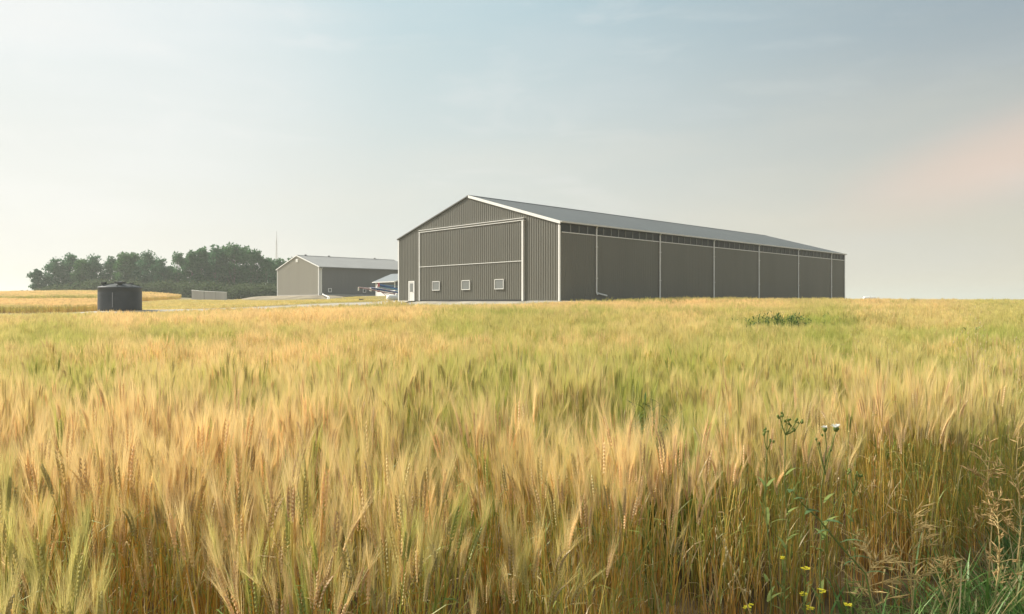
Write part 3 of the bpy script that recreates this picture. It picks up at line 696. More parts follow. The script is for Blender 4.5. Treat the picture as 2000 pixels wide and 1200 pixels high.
# ------------------------------------------------------------------ wheat: prototypes and scatter points in one mesh
class Proto:
    def __init__(s): s.v = []; s.f = []; s.cg = []; s.cn = []
    def add(s, vs, fs, cg, cn):
        o = len(s.v); s.v += [tuple(v) for v in vs]; s.f += [tuple(i + o for i in f) for f in fs]
        n = len(vs)
        s.cg += [cg[i] if isinstance(cg, list) else cg for i in range(n)]; s.cn += [cn[i] if isinstance(cn, list) else cn for i in range(n)]
    def ribbon(s, pts, wid, side, cg, cn, tip=True):
        vs = []; fs = []
        g = []; gn = []
        for i, p in enumerate(pts):
            c1 = cg[i] if isinstance(cg, list) else cg; c2 = cn[i] if isinstance(cn, list) else cn
            if tip and i == len(pts) - 1: vs.append(p); g.append(c1); gn.append(c2)
            else:
                sd = side[i] if isinstance(side, list) else side
                vs += [p - sd * wid[i] / 2, p + sd * wid[i] / 2]; g += [c1, c1]; gn += [c2, c2]
        for i in range(len(pts) - 1):
            a = 2 * i
            if tip and i == len(pts) - 2: fs.append((a, a + 1, a + 2))
            else: fs.append((a, a + 1, a + 3, a + 2))
        s.add(vs, fs, g, gn)
def lerp3(a, b, t): return tuple(x + (y - x) * t for x, y in zip(a, b))
STEM_G = ((.58, .33, .10), (.74, .52, .13), (.70, .56, .17)); STEM_N = ((.34, .30, .06), (.40, .44, .08), (.32, .42, .09))
EAR_G = (.79, .60, .345); EAR_N = (.43, .46, .14)
AWN_G = (.91, .70, .34); AWN_N = (.52, .54, .13)
LEAF_G = ((.56, .40, .19), (.34, .34, .09), (.30, .36, .09), (.62, .47, .25)); LEAF_N = ((.22, .34, .06), (.28, .36, .07), (.15, .27, .06), (.36, .38, .10))
def perp(d):
    a = d.cross(Vector((.31, .77, .2))).normalized(); return a, d.cross(a).normalized()

def wheat_plant(pr, rnd, base=Vector((0, 0, 0)), h=.86, lod=0, wide=1.0):
    lean = rnd.uniform(0, 6.28); la = rnd.uniform(.0, .10); nod = rnd.uniform(.0, .30) if rnd.random() > .08 else rnd.uniform(.4, 1.0)
    ld = Vector((math.cos(lean), math.sin(lean), 0)); n = 7 if lod == 0 else 3
    hh = h * rnd.uniform(.90, 1.06)
    pts = [base + Vector((0, 0, hh * t)) + ld * (la * hh * t ** 1.6) for t in [k / (n - 1) for k in range(n)]]
    ripe = rnd.random()
    sg = [lerp3(STEM_G[0], STEM_G[1], min(1, 2 * t)) if t < .5 else lerp3(STEM_G[1], STEM_G[2], 2 * t - 1) for t in [k / (n - 1) for k in range(n)]]
    sn = [lerp3(STEM_N[0], STEM_N[1], min(1, 2 * t)) if t < .5 else lerp3(STEM_N[1], STEM_N[2], 2 * t - 1) for t in [k / (n - 1) for k in range(n)]]
    if ripe > .75: sg = [lerp3(c, (.58, .27, .06), .55) for c in sg]
    if lod == 0:
        vs = []; fs = []; cg = []; cn = []
        for i, p in enumerate(pts):
            r = .0025 - .0011 * i / n
            for k in range(3): t = 2.1 * k; vs.append(p + Vector((math.cos(t), math.sin(t), 0)) * r); cg.append(sg[i]); cn.append(sn[i])
        for i in range(n - 1):
            for k in range(3): fs.append((i * 3 + k, i * 3 + (k + 1) % 3, i * 3 + 3 + (k + 1) % 3, i * 3 + 3 + k))
        pr.add(vs, fs, cg, cn)
    else:
        t = rnd.uniform(0, 3.14); sd = Vector((math.cos(t), math.sin(t), 0)); pr.ribbon(pts, [.0042 * wide] * n, sd, sg, sn, tip=False)
    # ear
    d0 = (pts[-1] - pts[-2]).normalized(); el = rnd.uniform(.076, .108); E = []; p = pts[-1].copy(); D = d0.copy(); seg = 9 if lod == 0 else 3
    for i in range(seg + 1):
        E.append((p.copy(), D.copy())); D = (D + ld * nod / seg * .9 - Z * (nod / seg) * .35).normalized(); p = p + D * el / seg
    tw = rnd.uniform(0, 3.14); v = rnd.uniform(-.12, .12); eg = tuple(c * (1 + v) for c in EAR_G); en = tuple(c * (1 + v) for c in EAR_N)
    if lod == 0:
        for i in range(seg):
            p, D = E[i]; a, b = perp(D); a = a * math.cos(tw) + b * math.sin(tw); b = D.cross(a)
            f = math.sin(PI * (i + 1.2) / (seg + 1.6)) ** .5
            for sgn in (-1, 1):
                q = p + D * (el / seg) * (.5 if sgn > 0 else 0) + a * sgn * .0042; ax = (D * .92 + a * sgn * .36).normalized()
                ln, wd = .0185 * f, .0053 * f
                o = q + a * sgn * .0012
                vs = [o - ax * ln * .35, o + b * wd * 1.15, o + a * sgn * wd, o - b * wd * 1.15, o - a * sgn * wd * .6, o + ax * ln * .8]
                cc = rnd.uniform(-.08, .08); c1 = tuple(c * (1 + cc) for c in eg); c2 = tuple(c * (1 + cc) for c in en)
                dk = tuple(c * .92 for c in c1)
                pr.add(vs, [(0, 2, 1), (0, 3, 2), (0, 4, 3), (0, 1, 4), (5, 1, 2), (5, 2, 3), (5, 3, 4), (5, 4, 1)], [dk, c1, c1, c1, dk, c1], [c2] * 6)
                for j in range(4):
                    al = rnd.uniform(.10, .165) * (1 - .15 * i / seg); sp = rnd.uniform(.03, .24); s2_ = rnd.uniform(-.15, .15)
                    dd = (D + a * sgn * sp + b * s2_).normalized(); m = o + ax * ln * .6
                    bend = (a * sgn * rnd.uniform(-.02, .05) + b * rnd.uniform(-.05, .05)) * al
                    w = rnd.uniform(.00036, .00062); s_ = dd.cross(Vector((rnd.uniform(-1, 1), rnd.uniform(-1, 1), .3))).normalized()
                    pr.ribbon([m, m + dd * al * .5, m + dd * al + bend * 2], [w, w * .8, 0], s_, AWN_G, AWN_N)
    else:
        a, b = perp(E[1][1]); eg, en = lerp3(eg, AWN_G, .55), lerp3(en, AWN_N, .5); wd = (.0055 if lod == 1 else .0085) * (1 if lod == 1 else wide * .75)
        for s_ in (a, b):
            P_ = [E[0][0], E[1][0], E[2][0], E[3][0]]; pr.ribbon(P_, [wd * .7, wd * 1.7, wd * 1.5, 0], s_, eg, en)
        na, w0 = (17, .0011) if lod == 1 else (7, .0030 * wide)
        for j in range(na):
            i = rnd.randint(0, 2); p, D = E[i]; p = p.lerp(E[i + 1][0], rnd.random()); t = rnd.uniform(0, 6.28); aa = a * math.cos(t) + b * math.sin(t)
            al = rnd.uniform(.09, .145); dd = (D + aa * rnd.uniform(.05, .27)).normalized(); s_ = dd.cross(Vector((rnd.uniform(-1, 1), rnd.uniform(-1, 1), .2))).normalized()
            pr.ribbon([p, p + dd * al], [w0, 0], s_, AWN_G, AWN_N)
    # leaves
    for j in range({0: 5, 1: 3, 2: 1}[lod]):
        z = rnd.uniform(.12, .86); k = min(n - 2, int(z * (n - 1))); p = pts[k].lerp(pts[k + 1], z * (n - 1) - k); t = rnd.uniform(0, 6.28); o = Vector((math.cos(t), math.sin(t), 0)); sd = Vector((-o.y, o.x, 0))
        ln = rnd.uniform(.10, .22); w = rnd.uniform(.004, .0085) * (wide if lod == 2 else 1); m = 5 if lod == 0 else 3; q = p.copy(); ang = rnd.uniform(1.15, 1.5); L_ = []; sds = []
        droop = rnd.uniform(.1, 1.3) if rnd.random() < .75 else rnd.uniform(1.5, 2.8); tw_ = rnd.uniform(-1.5, 1.5)
        for i in range(m):
            L_.append(q.copy()); f = i / (m - 1); sds.append((sd * math.cos(tw_ * f) + Z * math.sin(tw_ * f)).normalized())
            q = q + (o * math.cos(ang) + Z * math.sin(ang)) * ln / (m - 1); ang -= droop / (m - 1)
        ci = rnd.randrange(4)
        pr.ribbon(L_, [w * (1 - .75 * i / (m - 1)) for i in range(m)], sds, LEAF_G[ci], LEAF_N[ci])

def wheat_clump(pr, rnd, n, rad, lod, wide, h=.86):
    k = max(1, n // 6)
    for c in range(k):                                                   # tillers stand in tufts
        r = rad * math.sqrt(rnd.random()); t = rnd.uniform(0, 6.28); hc = h * rnd.uniform(.84, 1.10); c0 = Vector((r * math.cos(t), r * math.sin(t), 0))
        for i in range(n // k):
            wheat_plant(pr, rnd, c0 + Vector((rnd.gauss(0, .03), rnd.gauss(0, .03), 0)), hc * rnd.uniform(.94, 1.04), lod, wide)

def grass_tuft(pr, rnd, n, rad, hmin, hmax, wmin, wmax, pal_g, pal_n):
    for i in range(n):
        r = rad * math.sqrt(rnd.random()); t = rnd.uniform(0, 6.28); p = Vector((r * math.cos(t), r * math.sin(t), 0)); t = rnd.uniform(0, 6.28); o = Vector((math.cos(t), math.sin(t), 0)); sd = Vector((-o.y, o.x, 0))
        ln = rnd.uniform(hmin, hmax); w = rnd.uniform(wmin, wmax); m = 6; ang = rnd.uniform(1.15, 1.57); dr_ = rnd.uniform(.2, 2.0); L_ = []; q = p
        for k in range(m): L_.append(q.copy()); q = q + (o * math.cos(ang) + Z * math.sin(ang)) * ln / (m - 1); ang -= dr_ / (m - 1)
        k = rnd.randrange(len(pal_g)); pr.ribbon(L_, [w * (.7, 1, 1, .85, .5, 0)[i] for i in range(m)], sd, pal_g[k], pal_n[k])

def scatter(name, protos, pts, mat, label, cat):
    """pts: dict of arrays x y z pick scale rotx roty rotz tint rnd; prototypes ride in the same mesh and are separated by pid"""
    v = []; f = []; cg = []; cn = []; pid = []
    for k, p in enumerate(protos):
        o = len(v); v += p.v; f += [tuple(i + o for i in q) for q in p.f]; cg += p.cg; cn += p.cn; pid += [k] * len(p.v)
    n = len(pts['x']); base = len(v)
    V_ = np.concatenate([np.array(v), np.c_[pts['x'], pts['y'], pts['z']]])
    me = bpy.data.meshes.new(name); me.from_pydata(V_.tolist(), [], f); me.materials.append(mat)
    def attr(nm, typ, arr, prop='value'):
        a = me.attributes.new(nm, typ, 'POINT'); a.data.foreach_set(prop, np.asarray(arr).ravel())
    z = lambda q: np.r_[np.zeros(base), q]
    attr('cg', 'FLOAT_COLOR', np.r_[np.c_[np.array(cg), np.ones(base)], np.ones((n, 4))].astype(np.float32), 'color')
    attr('cn', 'FLOAT_COLOR', np.r_[np.c_[np.array(cn), np.ones(base)], np.ones((n, 4))].astype(np.float32), 'color')
    attr('pid', 'INT', np.r_[np.array(pid), -np.ones(n)].astype(np.int32)); attr('pick', 'INT', z(pts['pick']).astype(np.int32))
    attr('tint', 'FLOAT', z(pts['tint']).astype(np.float32)); attr('rnd', 'FLOAT', z(pts['rnd']).astype(np.float32))
    attr('rot', 'FLOAT_VECTOR', np.r_[np.zeros((base, 3)), np.c_[pts['rotx'], pts['roty'], pts['rotz']]].astype(np.float32), 'vector')
    attr('scl', 'FLOAT_VECTOR', np.r_[np.zeros((base, 3)), np.c_[pts['sxy'], pts['sxy'], pts['sz']]].astype(np.float32), 'vector')
    o = bpy.data.objects.new(name, me); COL.objects.link(o)
    ng = bpy.data.node_groups.new(name + '_scatter', 'GeometryNodeTree'); ng.is_modifier = True
    ng.interface.new_socket('Geometry', in_out='INPUT', socket_type='NodeSocketGeometry'); ng.interface.new_socket('Geometry', in_out='OUTPUT', socket_type='NodeSocketGeometry')
    N = ng.nodes; L = ng.links; gi = N.new('NodeGroupInput'); go = N.new('NodeGroupOutput')
    def named(nm, typ): a = N.new('GeometryNodeInputNamedAttribute'); a.data_type = typ; a.inputs[0].default_value = nm; return a.outputs[0]
    pidn = named('pid', 'INT')
    def sep(k):
        c = N.new('FunctionNodeCompare'); c.data_type = 'INT'; c.operation = 'EQUAL'; L.new(pidn, c.inputs[2]); c.inputs[3].default_value = k
        s = N.new('GeometryNodeSeparateGeometry'); s.domain = 'POINT'; L.new(gi.outputs[0], s.inputs[0]); L.new(c.outputs[0], s.inputs[1]); return s.outputs[0]
    gti = N.new('GeometryNodeGeometryToInstance')
    for k in reversed(range(len(protos))): L.new(sep(k), gti.inputs[0])
    iop = N.new('GeometryNodeInstanceOnPoints'); L.new(sep(-1), iop.inputs['Points']); L.new(gti.outputs[0], iop.inputs['Instance'])
    iop.inputs['Pick Instance'].default_value = True
    L.new(named('pick', 'INT'), iop.inputs['Instance Index']); L.new(named('rot', 'FLOAT_VECTOR'), iop.inputs['Rotation']); L.new(named('scl', 'FLOAT_VECTOR'), iop.inputs['Scale'])
    L.new(iop.outputs[0], go.inputs[0])
    md = o.modifiers.new('scatter', 'NODES'); md.node_group = ng
    tag(o, label, cat, kind='stuff')
    return o

def rand_in(poly, n, rng):
    p = np.array(poly); lo, hi = p.min(0), p.max(0); q = lo + rng.random((n, 2)) * (hi - lo)
    return q[inpoly(q[:, 0], q[:, 1], poly)]
def area(poly):
    p = np.array(poly); return abs(np.sum(p[:, 0] * np.roll(p[:, 1], -1) - p[:, 1] * np.roll(p[:, 0], -1))) / 2

# green and ripe patches of the near field, by place: x, y, radius x, radius y, how green
BLOBS = [(.90, 4.6, .34, .75, 1.3), (.2, 7.0, 2.8, 1.7, .30), (2.2, 6.6, 1.6, 1.4, .28), (-2.4, 5.6, 1.5, 1.0, .20), (-6.5, 16, 3.0, 2.0, .15), (-12, 22, 6, 1.5, .12), (-15, 45, 25, 13, -.40), (-14, 25, 10, 6, -.30), (4, 52, 14, 6, -.3),
         (8.3, 21.5, 1.6, 2.2, .7), (10.2, 24, 3, 2.2, .5), (6, 14, 4.5, 3.0, .30), (9.5, 15, 3, 3, .35), (-.5, 30, 6, 1.6, .45), (7, 33, 5, 1.8, .40), (14.5, 34, 5, 2.5, .3),
         (-2.0, 13.2, 5.0, 2.6, -.40), (-5, 11, 4, 2, -.15), (-9, 28, 9, 4, -.35), (1.2, 9, 2.0, 1.0, .22), (3.6, 6.2, .9, .8, -.35), (2.0, 4.4, .5, .6, -.20), (-1.0, 3.0, 2.4, 1.0, -.28), (.2, 3.2, 1.2, .7, -.2), (-10, 36, 10, 6, -.2),
         (10, 62, 7, 4, .55), (20, 70, 7, 5, .45), (0, 52, 7, 5, -.4), (24, 60, 12, 10, -.1), (40, 85, 16, 10, .12), (6.6, 9.2, 1.2, 1.0, .35), (4.4, 12, 1.6, 1.6, .25)]
DIPS = [(.72, 3.95, .16, .35, .30), (.80, 4.35, .24, .45, .50), (1.15, 5.0, .3, .5, .25), (8.2, 20.3, 1.7, 2.4, .22), (9.9, 13.6, .8, 1.2, .2), (3.7, 4.9, .5, .5, .25), (-1.0, 2.6, .25, .3, .18), (-.35, 2.9, .2, .3, .2), (-2.6, 4.3, .4, .3, .18), (.9, 3.3, .25, .25, .15)]
def tint_at(x, y):
    s = np.maximum(1, np.hypot(x, y) / 14)
    t = .41 + (fbm(x * .45 / s + 40, y * .32 / s + 9) - .5) * 1.0 + (fbm(x * 1.9 / s, y * 1.3 / s, 2) - .5) * .95
    for (bx, by, rx, ry, a) in BLOBS: t = t + a * np.exp(-(((x - bx) / rx) ** 2 + ((y - by) / ry) ** 2))
    return t
def in_view(x, y, m=1.6): return (np.abs(x) < .74 * y + m)
def field_pts(rng, q, picks, sc=(1, 1), tilt=.06, tint_j=.16, zoff=0.0):
    n = len(q); x, y = q[:, 0], q[:, 1]; g = hgt(x, y)
    hf = 1 + (fbm(x * .5 + 3, y * .5) - .5) * .30 + (fbm(x * 3.4 + 3, y * 2.3 + 8, 2) - .5) * .34 * np.clip(9 / np.maximum(y, 1), .25, 1)
    for (bx, by, rx, ry, a) in DIPS: hf = hf - a * np.exp(-(((x - bx) / rx) ** 2 + ((y - by) / ry) ** 2))
    tint = tint_at(x, y) + rng.normal(size=n) * tint_j
    late = rng.random(n) < .012; tint = np.where(late, 1.15, tint)
    return dict(x=x, y=y, z=g + zoff, pick=rng.choice(picks, n), rotx=rng.normal(size=n) * tilt, roty=rng.normal(size=n) * tilt + .03, rotz=rng.random(n) * 6.283,
                sxy=rng.uniform(sc[0], sc[1], n), sz=hf * rng.uniform(.92, 1.06, n), tint=tint, rnd=rng.random(n))
def cat(*ds): return {k: np.concatenate([d[k] for d in ds]) for k in ds[0]}

def build_wheat():
    rnd = random.Random(12); rng = np.random.default_rng(12); protos = []
    for i in range(16): p = Proto(); wheat_plant(p, rnd, h=.86, lod=0); protos.append(p)
    for i in range(7): p = Proto(); wheat_clump(p, rnd, 14, .24, 1, 1.0); protos.append(p)
    for i in range(6): p = Proto(); wheat_clump(p, rnd, 60, .72, 2, 1.25); protos.append(p)
    for i in range(5): p = Proto(); wheat_clump(p, rnd, 70, .95, 2, 2.4); protos.append(p)
    K0, K1, K2, K3 = list(range(16)), list(range(16, 23)), list(range(23, 29)), list(range(29, 34))
    A = area(FIELD)
    def zone(y0, y1, dens, blend0, blend1, m=1.4):
        # sample within the bounding strip of the zone
        w = .74 * y1 + m; n = int(dens * 2 * w * (y1 - y0 + blend1)); q = np.c_[rng.uniform(-w, w, n), rng.uniform(max(.9, y0 - blend0), y1 + blend1, n)]
        k = inpoly(q[:, 0], q[:, 1], FIELD) & in_view(q[:, 0], q[:, 1], m)
        r = q[:, 1]; a = np.clip((r - (y0 - blend0)) / max(1e-6, 2 * blend0), 0, 1) if blend0 else 1.0; b = np.clip(((y1 + blend1) - r) / (2 * blend1), 0, 1) if blend1 else 1.0
        return q[k & (rng.random(n) < a * b)]
    c0 = zone(.9, 6.8, 78, 0, 1.0); c0 = c0[rng.random(len(c0)) < np.clip((fbm(c0[:, 0] * 3.4 + 3, c0[:, 1] * 2.3 + 8, 2) - .22) * 2.1, .22, 1)]; m = rng.integers(3, 9, len(c0)); idx = np.repeat(np.arange(len(c0)), m)   # plants of three to eight tillers
    q0 = c0[idx] + rng.normal(size=(len(idx), 2)) * .028; q1 = zone(6.8, 21, 17, 1.0, 3.0); q2 = zone(21, 46, 2.8, 3.0, 5.0, 2.5); q3 = zone(46, 118, 1.35, 5.0, 0, 4)
    d0 = field_pts(rng, q0, K0, (.95, 1.1), .04, .10); nc = len(c0)
    d0['rotx'] += (rng.normal(size=nc) * .07)[idx]; d0['roty'] += (rng.normal(size=nc) * .07)[idx]; d0['sz'] *= rng.uniform(.84, 1.12, nc)[idx]; d0['tint'] += (rng.normal(size=nc) * .22)[idx]
    d = cat(d0, field_pts(rng, q1, K1, (.95, 1.1), .05, .13), field_pts(rng, q2, K2, (.95, 1.15), .03, .12), field_pts(rng, q3, K3, (.95, 1.15), .02, .14))
    print('wheat instances', len(q0), len(q1), len(q2), len(q3))
    scatter('wheat_field', protos, d, M['wheat'], 'ripening golden wheat filling the foreground up to the big shed', 'wheat')
    # standing crop beyond the drive
    protos = []
    for i in range(5): p = Proto(); wheat_clump(p, rnd, 80, 1.15, 2, 3.4, .72); protos.append(p)
    qa = rand_in(FIELD_A, int(.95 * area(FIELD_A) * 2), rng); qb = rand_in(FIELD_B, int(1.1 * area(FIELD_B) * 2), rng)
    qa = qa[in_view(qa[:, 0], qa[:, 1], 5)]; qb = qb[in_view(qb[:, 0], qb[:, 1], 5)]
    def fp_(q, bias, s, edge, green): d = field_pts(rng, q, list(range(5)), (.9, 1.2), .02, .10); d['tint'] = np.clip(bias + (fbm(q[:, 0] * .07 + 4, q[:, 1] * .25) - .5) * s, -.2, 1.4) + green * (q[:, 1] < edge); return d  # greener front rows paint in the dark shadowed edge of each crop
    scatter('far_crop', protos, cat(fp_(qa, .10, .9, 116, .4), fp_(qb, .02, .7, 79, .22)), M['wheat'], 'golden standing crop on the rise left beyond the black tank', 'crop')
    protos = []
    for i in range(5):
        p = Proto(); grass_tuft(p, rnd, 90, 1.1, .12, .34, .02, .045, [(.68, .52, .17), (.62, .49, .15), (.70, .54, .23)], [(.42, .42, .10), (.46, .44, .11), (.34, .37, .09)]); protos.append(p)
    qc = rand_in(FIELD_C, int(1.0 * area(FIELD_C) * 2.2), rng)
    d = field_pts(rng, qc, list(range(5)), (.9, 1.2), .02); d['tint'] = np.clip(.12 + (fbm(qc[:, 0] * .08, qc[:, 1] * .25) - .5) * 1.0, 0, 1)
    # rough grass at the sheds and on the far side of the drive
    qd = np.c_[rng.uniform(-46, -12, 2600), rng.uniform(88, 124, 2600)]; e = rect_dist(qd[:, 0], qd[:, 1], A2, W2, L2 + 4); qd = qd[(e > 8.5) & (e < 30) & (rect_dist(qd[:, 0], qd[:, 1], BA, BW, BL) > 6) & (rect_dist(qd[:, 0], qd[:, 1], SH, 6, 7) > 4)]
    d2 = field_pts(rng, qd, list(range(5)), (.7, 1.1), .02); d2['sz'] *= .4; d2['tint'] = rng.uniform(.1, .6, len(qd))
    scatter('rough_grass', protos, cat(d, d2), M['grass'], 'short yellow-green grass between the black tank and the grey shed', 'grass')
    # green verge at the foot of the field, lower right
    protos = []
    GP = [(.13, .26, .055), (.18, .31, .08), (.11, .22, .055), (.27, .30, .10)]; DP = [(.42, .33, .15), (.50, .40, .22), (.30, .24, .10)]
    for i in range(6): p = Proto(); grass_tuft(p, rnd, 24, .10, .16, .46, .005, .012, GP, GP); protos.append(p)
    for i in range(3): p = Proto(); grass_tuft(p, rnd, 18, .12, .25, .60, .003, .006, DP, DP); protos.append(p)
    q = np.c_[rng.uniform(-1, 9, 9000), rng.uniform(1.6, 11, 9000)]
    k = ~inpoly(q[:, 0], q[:, 1], FIELD) & in_view(q[:, 0], q[:, 1], 1.0) & (q[:, 0] > .9) & (q[:, 0] / q[:, 1] > .44 + .14 * rng.random(len(q)))
    # grass is thickest away from the stalks, a darker weedy gap runs along the edge
    dist = np.min([np.hypot(q[:, 0] - (1 - t) * EDGE[i][0] - t * EDGE[i + 1][0], q[:, 1] - (1 - t) * EDGE[i][1] - t * EDGE[i + 1][1]) for i in range(2, 10) for t in np.linspace(0, 1, 12)], 0)
    k &= rng.random(len(q)) < np.clip(.25 + dist * 1.3, 0, 1)
    q = q[k]; d = field_pts(rng, q, [0, 1, 2, 3, 4, 5, 0, 1, 2, 3, 6, 7, 8], (.8, 1.3), .12); d['tint'] = rng.random(len(q)); d['sz'] = rng.uniform(.7, 1.3, len(q))
    scatter('verge_grass', protos, d, M['grass'], 'green verge grass at the lower right foot of the wheat', 'grass')
build_wheat()

# ------------------------------------------------------------------ single weeds in and beside the wheat
def blade(mb, p, d, up, ln, w, droop=.8, n=5, mi=0):
    p = Vector(p); d = Vector(d).normalized(); sd = d.cross(Z); sd = sd.normalized() if sd.length > .01 else Vector((1, 0, 0)); vs = []; fs = []; ang = up
    for i in range(n):
        ww = w * (.5, 1, .95, .6, .06)[min(4, int(i * 4 / (n - 1)))]; vs += [p - sd * ww / 2, p + sd * ww / 2]; p = p + (d * math.cos(ang) + Z * math.sin(ang)) * ln / (n - 1); ang -= droop / (n - 1)
    for i in range(n - 1): fs.append((2 * i, 2 * i + 1, 2 * i + 3, 2 * i + 2))
    mb.add(vs, fs, mi)
def bud(mb, c, r, h=1.3, n=7, mi=0):
    mb.tube([Vector(c) + Z * (r * h * (t - .5) * 2) for t in (0, .25, .6, .85, 1)], [r * .3, r * .9, r, r * .7, r * .2], n, mi)
def foot(px, Y): x = xat(px, Y); return Vector((x, Y, h1(x, Y)))
rw = random.Random(77)
def wob(a, b, n, amp):
    return [a.lerp(b, i / n) + Vector((rw.uniform(-1, 1), rw.uniform(-1, 1), 0)) * amp * (i > 0) * (i < n) for i in range(n + 1)]

def daisy_weed():
    Y = 3.05; b = foot(1596, Y); t = thing('flowering_weed', tuple(b), 'green weed with two small white flower heads above the wheat edge', 'weed')
    fork = at(1612, 905, Y); m = MB(); m.tube(wob(b, fork, 7, .012), [.003] * 4 + [.0022] * 4, 6); heads = [at(1633, 836, Y), at(1611, 837, Y - .02)]
    for h in heads: m.tube([fork, fork.lerp(h, .5) + Vector((.006, 0, .004)), h - Z * .012], .0022, 5)
    for (px, py) in ((1594, 858), (1622, 880), (1600, 866)): m.tube([fork - Z * .05, at(px, py, Y + .01)], .0018, 5)
    mesh_obj('stem', m, M['weed_green'], t)
    for i, h in enumerate(heads):
        m = MB(); rr2 = .017 if i == 0 else .012
        m.tube([h - Z * .016, h - Z * .006, h, h + Z * .006], [rr2 * .35, rr2 * .75, rr2 * .8, rr2 * .3], 10, 1)
        for k in range(34):
            a = 2 * PI * k / 17; d = Vector((math.cos(a), math.sin(a), 0)); blade(m, h + d * rr2 * .3, d, rw.uniform(.5, 1.5), rr2 * rw.uniform(.9, 1.3), .006, .4, 4, 0)
        mesh_obj('flower_head', m, [M['petal_white'], M['weed_green']], t)
    m = MB()
    for (px, py) in ((1594, 858), (1622, 880), (1600, 866), (1606, 850)): bud(m, at(px, py, Y + .01), .005)
    for k in range(9):
        z = rw.uniform(.25, .85); a = rw.uniform(0, 6.28); blade(m, b.lerp(fork, z), (math.cos(a), math.sin(a), 0), .7, rw.uniform(.05, .10), .016, .9)
    mesh_obj('leaves', m, M['weed_green'], t)
def bud_weed(px, heads, fk, Y, label):
    b = foot(px, Y); t = thing('budding_weed', tuple(b), label, 'weed'); fork = at(*fk, Y); m = MB(); m.tube(wob(b, fork, 6, .012), [.0026] * 3 + [.002] * 4, 6)
    tips = [at(x_, y_, Y + rw.uniform(-.02, .02)) for (x_, y_) in heads]
    for q in tips: m.tube([fork, fork.lerp(q, .55) + Vector((rw.uniform(-.01, .01), 0, -.004)), q], .0018, 5)
    mesh_obj('stem', m, M['weed_green'], t); m = MB()
    for q in tips:
        for k in range(3): bud(m, q + Vector((rw.uniform(-.012, .012), rw.uniform(-.01, .01), rw.uniform(-.006, .012))), rw.uniform(.0035, .0058))
    mesh_obj('buds', m, M['weed_green'], t); m = MB()
    for k in range(8): a = rw.uniform(0, 6.28); blade(m, b.lerp(fork, rw.uniform(.2, .9)), (math.cos(a), math.sin(a), 0), .8, rw.uniform(.04, .09), .014, .9)
    mesh_obj('leaves', m, M['weed_green'], t)
daisy_weed()
bud_weed(1540, ((1523, 815), (1537, 822), (1528, 812), (1556, 824), (1562, 826), (1545, 833), (1553, 838)), (1534, 850), 2.88, 'green weed with dark round bud clusters left of the white flowers')
bud_weed(1500, ((1493, 848), (1500, 844), (1506, 862)), (1498, 880), 2.74, 'small budding weed leftmost at the wheat edge, below the tall bud clusters')
bud_weed(1668, ((1655, 925), (1672, 927), (1681, 931), (1662, 921)), (1666, 965), 3.18, 'budding weed right of and below the white flowers')

def mustard(px, Y, heads, label):
    b = foot(px, Y); t = thing('yellow_flower', tuple(b), label, 'wild flower', 'yellow flowers at the foot of the wheat'); m = MB(); tips = [at(x_, y_, Y + rw.uniform(-.03, .03)) for (x_, y_) in heads]
    for q in tips: m.tube(wob(b, q, 5, .010), [.0032, .003, .0026, .0022, .0018, .0015], 6)
    mesh_obj('stem', m, M['weed_green'], t)
    for q in tips:
        m = MB()
        for k in range(7):
            c = q + Vector((rw.uniform(-.013, .013), rw.uniform(-.012, .012), rw.uniform(-.008, .006)))
            for j in range(4): a = 2 * PI * j / 4 + rw.random(); blade(m, c, (math.cos(a), math.sin(a), 0), .35, .009, .008, .3, 4)
        mesh_obj('flower_head', m, M['petal_yellow'], t)
    m = MB()
    for k in range(16):
        q = tips[k % len(tips)]; a = rw.uniform(0, 6.28); blade(m, b.lerp(q, rw.uniform(.1, .9)), (math.cos(a), math.sin(a), 0), .9, rw.uniform(.03, .09), .010, .5)
    mesh_obj('leaves', m, M['weed_green'], t)
mustard(1462, 2.9, ((1458, 1187), (1466, 1183)), 'yellow flower lowest and farthest left at the foot of the wheat')
mustard(1585, 2.95, ((1574, 1110), (1568, 1160)), 'yellow flower highest of those at the foot of the wheat')
mustard(1612, 2.9, ((1605, 1156), (1580, 1188)), 'yellow flower right of the highest one, near the picture bottom')
mustard(1530, 3.2, ((1529, 1090),), 'small single yellow flower between the stalks')
mustard(1655, 2.9, ((1657, 1183),), 'yellow flower farthest right, at the picture bottom')

def oat(px, Y, tip, n, label, spread=.13, mat='oat', lean=.0):
    b = foot(px, Y); q = at(tip[0], tip[1], Y); t = thing('wild_oat', tuple(b), label, 'wild oat', 'wild oats standing above the wheat'); m = MB()
    mid = b.lerp(q, .6) + Vector((-lean * .4, 0, .02)); pts = [b, b.lerp(mid, .5), mid, mid.lerp(q, .5) + Vector((0, 0, .01)), q]; m.tube(pts, [.0036, .0034, .003, .0023, .0012], 5)
    ds = []
    for i in range(n):
        f = 1 - .42 * (i / n) ; p = pts[2].lerp(pts[4], max(0, (f - .45) / .55)); a = rw.uniform(0, 6.28); d = Vector((math.cos(a), math.sin(a), rw.uniform(.0, .5)))
        e = p + d * spread * rw.uniform(.3, 1) * (1.15 - (f - .5)); m.tube([p, p.lerp(e, .6) + Z * .012, e], .0007, 4); ds.append(e)
    mesh_obj('stem', m, M['weed_straw'], t); m = MB()
    for e in ds: m.tube([e, e - Z * .008 + Vector((rw.uniform(-.004, .004), 0, 0)), e - Z * .024], [.0008, .0034, .0005], 5)
    mesh_obj('panicle', m, M[mat], t)
oat(1165, 9.0, (1183, 706), 34, 'pale wild oat head in the middle of the field below the shed', .20)
oat(1236, 10.0, (1245, 684), 20, 'smaller pale wild oat head right of the mid-field one', .18)
oat(1655, 9.0, (1668, 648), 24, 'wild oat below the right end of the big shed', .2)
